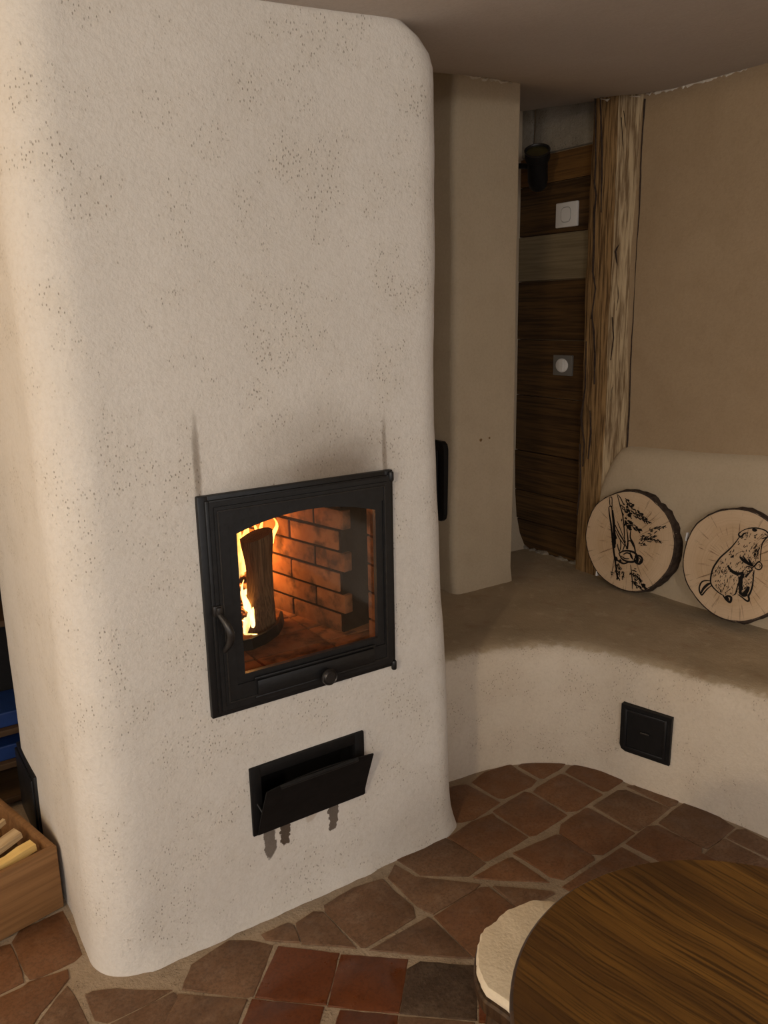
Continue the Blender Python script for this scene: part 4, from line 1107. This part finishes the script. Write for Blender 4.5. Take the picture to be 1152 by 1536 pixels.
def skier(bm, rx, ry, rn):
    K = lambda p: ((p[0] - 525) / 420 * rx * .97, (595 - p[1]) / 477 * ry * .97)
    z = .0012; w = rx / 420
    def ln(pts, th=7): ribbon(bm, smooth_line([K(p) for p in pts]), th * w * .72, z)
    ln([(295, 215), (310, 205), (322, 222), (332, 300), (338, 320)], 6); ln([(295, 215), (302, 260), (312, 295)], 6)
    ln([(300, 312), (312, 298), (330, 308), (348, 400), (372, 480)], 7); ln([(300, 312), (318, 390), (345, 480), (370, 590), (395, 700), (425, 810), (455, 920), (480, 990)], 13)
    ln([(340, 330), (365, 440), (385, 540), (410, 660)], 18); ln([(372, 500), (395, 600), (408, 700)], 16)
    ln([(365, 165), (400, 250), (440, 345), (468, 450), (488, 560), (500, 640)], 8); ln([(375, 170), (410, 205), (440, 260)], 6)
    ln([(385, 470), (430, 540), (485, 605), (520, 665)], 9); ln([(395, 520), (440, 590), (500, 650)], 6); ln([(400, 430), (440, 500), (490, 590)], 5)
    ln([(500, 480), (520, 560), (528, 620), (520, 680)], 9); ln([(540, 490), (545, 560), (580, 610), (605, 670), (612, 705)], 11); ln([(520, 610), (550, 590), (585, 640)], 8); ln([(528, 620), (530, 680)], 14)
    ln([(450, 600), (465, 660), (460, 720)], 7); ln([(430, 650), (445, 700), (470, 740)], 7); ln([(505, 600), (498, 660), (485, 720)], 7)
    ln([(455, 740), (500, 705), (560, 690), (612, 700), (640, 745), (600, 785), (545, 798), (490, 785), (455, 740)], 13); ln([(500, 740), (530, 715), (570, 720), (590, 750)], 9); ln([(480, 760), (520, 775), (560, 765)], 7); ln([(560, 700), (575, 740), (600, 765)], 10)
    ln([(618, 735), (640, 712), (672, 722), (682, 755), (660, 788), (625, 785), (610, 760), (618, 735)], 13); ln([(610, 720), (635, 745), (640, 785)], 18); ln([(650, 730), (668, 750), (655, 775)], 7)
    ln([(415, 800), (450, 812), (510, 828), (560, 800)], 11); ln([(420, 785), (440, 800), (430, 825)], 16); ln([(470, 800), (490, 815)], 14)
    ln([(415, 805), (414, 900), (412, 970)], 4); ln([(398, 945), (428, 945)], 6); ln([(402, 950), (412, 975), (424, 950)], 4)
    ln([(580, 822), (600, 900), (615, 970), (625, 1050)], 7); ln([(435, 830), (450, 920), (470, 990)], 6)
    def tree(a, b, spread, n, th=5):
        a, b = Vector(a), Vector(b); d = (b - a); nn = Vector((-d.y, d.x)).normalized()
        for _ in range(n):
            t = rn.random() ** 1.1; s = spread * (1 - t * .85) * rn.uniform(-1, 1)
            p = a + d * t + nn * s; q = d.normalized() * rn.uniform(12, 34) + nn * rn.uniform(-16, 16)
            ln([p, p + q * .5 + nn * rn.uniform(-5, 5), p + q], rn.uniform(.7, 1.2) * th)
    tree((420, 235), (700, 375), 62, 95, 6); tree((440, 300), (520, 350), 50, 22, 9); tree((480, 420), (620, 470), 40, 45, 7); tree((455, 380), (520, 470), 30, 18, 9)
    tree((630, 620), (830, 395), 20, 14, 5); tree((620, 520), (810, 530), 22, 30, 5); tree((690, 470), (835, 385), 40, 26, 4.5); tree((640, 590), (760, 500), 38, 26, 5)
    tree((595, 870), (740, 1000), 38, 60, 6); tree((610, 960), (700, 1020), 34, 24, 6); tree((460, 840), (480, 990), 30, 42, 5); tree((500, 840), (525, 960), 18, 16, 4)
    for _ in range(16):
        p = (rn.uniform(370, 400), rn.uniform(480, 700)); ln([p, (p[0] + rn.uniform(5, 18), p[1] + rn.uniform(20, 45))], 6)
sl1 = log_slice('round log slice with black drawing of a skier between trees', (942, 811), 74.5, 66, 3, 7, 0.056, 2.570, skier, 3)
sl2 = log_slice('round log slice with black drawing of a standing marmot', (1102, 847), 84, 77, 4, 8, 0.050, 2.568, marmot, 12)
for (root, c, rx, ry, mt), (u, v, sx, sy) in ((sl1, (-.60, -.845, .006, .009)), (sl2, (-.985, .36, .004, .014))) if False else ((sl1, (-.62, -.83, .003, .010)), (sl2, (-.985, .30, .0025, .016))):
    bm = bmesh.new(); box(bm, (u * rx - sx, v * ry - sy, -.012), (u * rx + sx, v * ry + sy, .001), .001)
    tag(bmobj('white_tab', bm, 'white_plastic', root), 'small white tab at the rim')

# ================================================================== KINDLING BOX
bm_rot = radians(13.9)
bxm = Matrix.Translation((0.330, 2.095, 0.006)) @ Matrix.Rotation(bm_rot, 4, 'Z')    # local: origin front right bottom, -x left, +y back
kbox = empty('kindling_box', mtx=bxm); tag(kbox, 'open brown wooden box of kindling beside the stove', 'box')
BW, BD, BH, BT = 0.46, 0.365, 0.186, 0.016
for nm, a, b in (('front_board', (-BW, 0, 0), (0, BT, BH)), ('back_board', (-BW, BD - BT, 0), (0, BD, BH)), ('side_board', (-BT, BT, 0), (0, BD - BT, BH)), ('side_board', (-BW, BT, 0), (-BW + BT, BD - BT, BH)), ('bottom_board', (-BW + BT, BT, .004), (-BT, BD - BT, .018))):
    bmobj(nm, boxbm(a, b, .0025), 'box', kbox, True)
bmobj('corner_post', boxbm((-BT - .022, BD - BT - .022, .018), (-BT, BD - BT, BH - .012), .002), 'box', kbox, True)
stick_defs = [   # end point (right end) and direction in the box's frame, length, width, height, material, label
    ((-.036, .062, .180), 186, 3, .26, .034, .022, 'stick_yellow', 'bright yellow split stick on the kindling box rim'),
    ((-.040, .140, .182), 190, 6, .26, .040, .018, 'stick', 'broad pale split stick lying across the kindling'),
    ((-.050, .195, .200), 203, 4, .25, .010, .016, 'stick', 'thin pale stick leaning against the broad split stick'),
    ((-.062, .218, .202), 203, 4, .25, .008, .018, 'stick', 'thinnest pale stick lying behind another thin stick in the box'),
    ((-.040, .100, .140), 182, 0, .30, .030, .024, 'stick_dark', 'narrow brown split stick right under the broad pale one'),
    ((-.040, .170, .135), 178, 0, .30, .034, .026, 'stick_dark', 'brown split stick lying under the pair of thin sticks'),
    ((-.035, .060, .110), 180, 0, .32, .036, .028, 'stick_dark', 'thick brown split stick under the yellow one against the front board')]
for k, (p, az, el, L_, w_, h_, mt_, lb_l) in enumerate(stick_defs):
    m_ = bxm @ Matrix.Translation(p) @ Matrix.Rotation(radians(az), 4, 'Z') @ Matrix.Rotation(radians(el), 4, 'Y')
    bm = bmesh.new(); N = 7
    rr = []
    for i in range(N + 1):
        x = L_ * i / N; s = 1 + wob((i * .8, k, 0), 1, .18)
        yy, zz = w_ / 2 * s, h_ / 2 * s
        c_ = Vector((x, wob((i, k, 3), .5, .004), wob((i, k, 6), .5, .003)))
        rr.append([bm.verts.new(c_ + Vector((wob((i, q, k), 3, .004) if i in (0, N) else 0, a, b))) for q, (a, b) in enumerate(((-yy, -zz * .8), (yy, -zz), (yy * .9, zz * .7), (-yy * .7, zz)))])
    for a, b in zip(rr, rr[1:]):
        for q in range(4): bm.faces.new((a[q], a[(q + 1) % 4], b[(q + 1) % 4], b[q]))
    bm.faces.new(rr[0][::-1]); bm.faces.new(rr[-1])
    o = bmobj('kindling_stick', bm, mt_); o.matrix_world = m_
    tag(o, lb_l, 'stick', 'kindling sticks in the box')

# ================================================================== SHELF BEHIND THE STOVE
sh = empty('shelf_unit', (-0.15, 2.78, 0)); tag(sh, 'dark wooden shelf unit behind the stove flank', 'shelf')
for z in (0.02, ony(5, 1142, 2.70).z - .021, ony(5, 1092, 2.70).z - .021, 0.62, 0.95, 1.28, 1.62):
    bm = bmesh.new(); box(bm, (-0.55, 2.68, z), (0.52, 2.895, z + .02), .002); part('shelf_board', bm, 'shelf', sh)
for x in (-0.57, 0.50):
    bm = bmesh.new(); box(bm, (x, 2.68, 0), (x + .02, 2.895, 1.64), .002); part('side_board', bm, 'shelf', sh)
bm = bmesh.new(); box(bm, (-0.55, 2.888, 0.02), (0.50, 2.896, 1.62)); part('back_panel', bm, 'iron_dark', sh)
_s1, _s2 = ony(5, 1092, 2.70).z, ony(5, 1142, 2.70).z
for z0, h_, lbl in ((_s1, .05, 'flat blue box on the upper shelf behind the stove'), (_s2, .05, 'flat blue box on the lower shelf behind the stove')):
    bm = bmesh.new(); box(bm, (0.02, 2.70, z0), (0.46, 2.88, z0 + h_), .004)
    tag(bmobj('blue_box', bm, 'blue'), lbl, 'box', 'blue boxes on the shelf')

# ================================================================== TABLE AND STOOL
ZTB = 0.66
tw = [onz(x, y, ZTB) for x, y in ((765, 1500), (768, 1440), (790, 1395), (840, 1345), (900, 1310), (960, 1293), (1040, 1286), (1100, 1288), (1152, 1300))]
def circle_fit(pts):
    sx = [2 * p.x for p in pts]; sy = [2 * p.y for p in pts]; bb = [p.x ** 2 + p.y ** 2 for p in pts]
    dot = lambda a, b: sum(i * j for i, j in zip(a, b))
    A = Matrix(((dot(sx, sx), dot(sx, sy), sum(sx)), (dot(sx, sy), dot(sy, sy), sum(sy)), (sum(sx), sum(sy), len(pts))))
    sol = A.inverted() @ Vector((dot(sx, bb), dot(sy, bb), sum(bb)))
    return sol[0], sol[1], sqrt(sol[2] + sol[0] ** 2 + sol[1] ** 2)
TX, TY, TR = circle_fit(tw)
tbl = empty('round_table', (TX, TY, 0)); tag(tbl, 'round dark oiled oak table with streaky grain', 'table')
bm = bmesh.new(); lathe(bm, [(0, 0), (TR * .985, 0), (TR - .002, -.0025), (TR, -.006), (TR - .001, -.020), (TR - .006, -.026), (TR - .02, -.030), (0, -.030)], 96, Matrix.Translation((0, 0, ZTB)))
for f in bm.faces: f.material_index = 0 if all(v.co.z > ZTB - .0001 for v in f.verts) else 1
bmobj('table_top', bm, ['table', 'table_edge'], tbl, True)
bm = bmesh.new(); lathe(bm, [(0, .10), (.055, .10), (.05, .14), (.032, .20), (.036, .34), (.050, .42), (.034, .52), (.045, .60), (.09, .628), (.09, ZTB - .03), (0, ZTB - .03)], 28); bmobj('column', bm, 'dark_wood', tbl, True)
for k in range(3):
    a = radians(20 + 120 * k); bm = bmesh.new()
    tube(bm, [Vector((cos(a) * r_, sin(a) * r_, z_)) for r_, z_ in ((.03, .18), (.10, .16), (.18, .09), (.24, .035), (.27, .024))], [.024, .026, .024, .022, .019], 10)
    bmobj('leg', bm, 'dark_wood', tbl, True)
# stool: seat under a cream fleece pad
ZS = 0.44
ed = [onz(x, y, ZS) for x, y in ((760, 1511), (730, 1490), (717, 1462), (715, 1438), (722, 1405), (742, 1386), (760, 1371), (782, 1362), (805, 1354))]
hid = [onz(x, y, ZS) for x, y in ((850, 1362), (895, 1400), (915, 1460), (890, 1530), (840, 1560), (795, 1545))]
allp = ed + hid
stc = sum(allp, Vector()) / len(allp); stc.z = 0
stool = empty('stool', (stc.x, stc.y, 0)); tag(stool, 'dark wooden stool pushed under the round table', 'stool')
def blob_outline(grow, amp, seed):
    loop = [((p - stc).x, (p - stc).y) for p in allp]; loop = loop + loop[:3]
    sp = spline(loop, 6)[6:-12]
    out = []
    for p in sp:
        r_ = p.length; a = atan2(p.y, p.x)
        q = p * ((r_ + grow + wob((cos(a) * 7, sin(a) * 7, seed), 1, amp)) / r_)
        out.append((q.x, q.y))
    return out
def pad(name, outl, prof, mat, parent):
    bm = bmesh.new(); rr = []
    for s, z in prof: rr.append([bm.verts.new((x * s, y * s, z + (wob((x * 9, y * 9, z), 1, .003) if s < .97 else 0))) for x, y in outl])
    for a, b in zip(rr, rr[1:]):
        for k in range(len(a)): bm.faces.new((a[k], a[(k + 1) % len(a)], b[(k + 1) % len(a)], b[k]))
    bm.faces.new(rr[0][::-1]); bm.faces.new(rr[-1]); return bmobj(name, bm, mat, parent, True)
pad('seat', blob_outline(.004, 0.0, 0), [(.96, ZS - .045), (1.0, ZS - .038), (1.01, ZS - .016), (.98, ZS - .012)], 'dark_wood', stool)
pd = pad('fleece_pad', blob_outline(.0, .0035, 4), [(.95, -.012), (1.0, -.006), (1.0, 0.004), (.96, .010), (.8, .012), (.55, .013), (.3, .012)], 'cream', None)
pd.location = (stc.x, stc.y, ZS); tag(pd, 'cream fleece seat pad lying on the stool', 'seat pad')
for k in range(3):
    a = radians(70 + 120 * k); bm = bmesh.new()
    tube(bm, [Vector((cos(a) * .08, sin(a) * .08, ZS - .042)), Vector((cos(a) * .11, sin(a) * .11, .22)), Vector((cos(a) * .145, sin(a) * .145, .006))], [.022, .019, .015], 10)
    bmobj('leg', bm, 'dark_wood', stool, True)
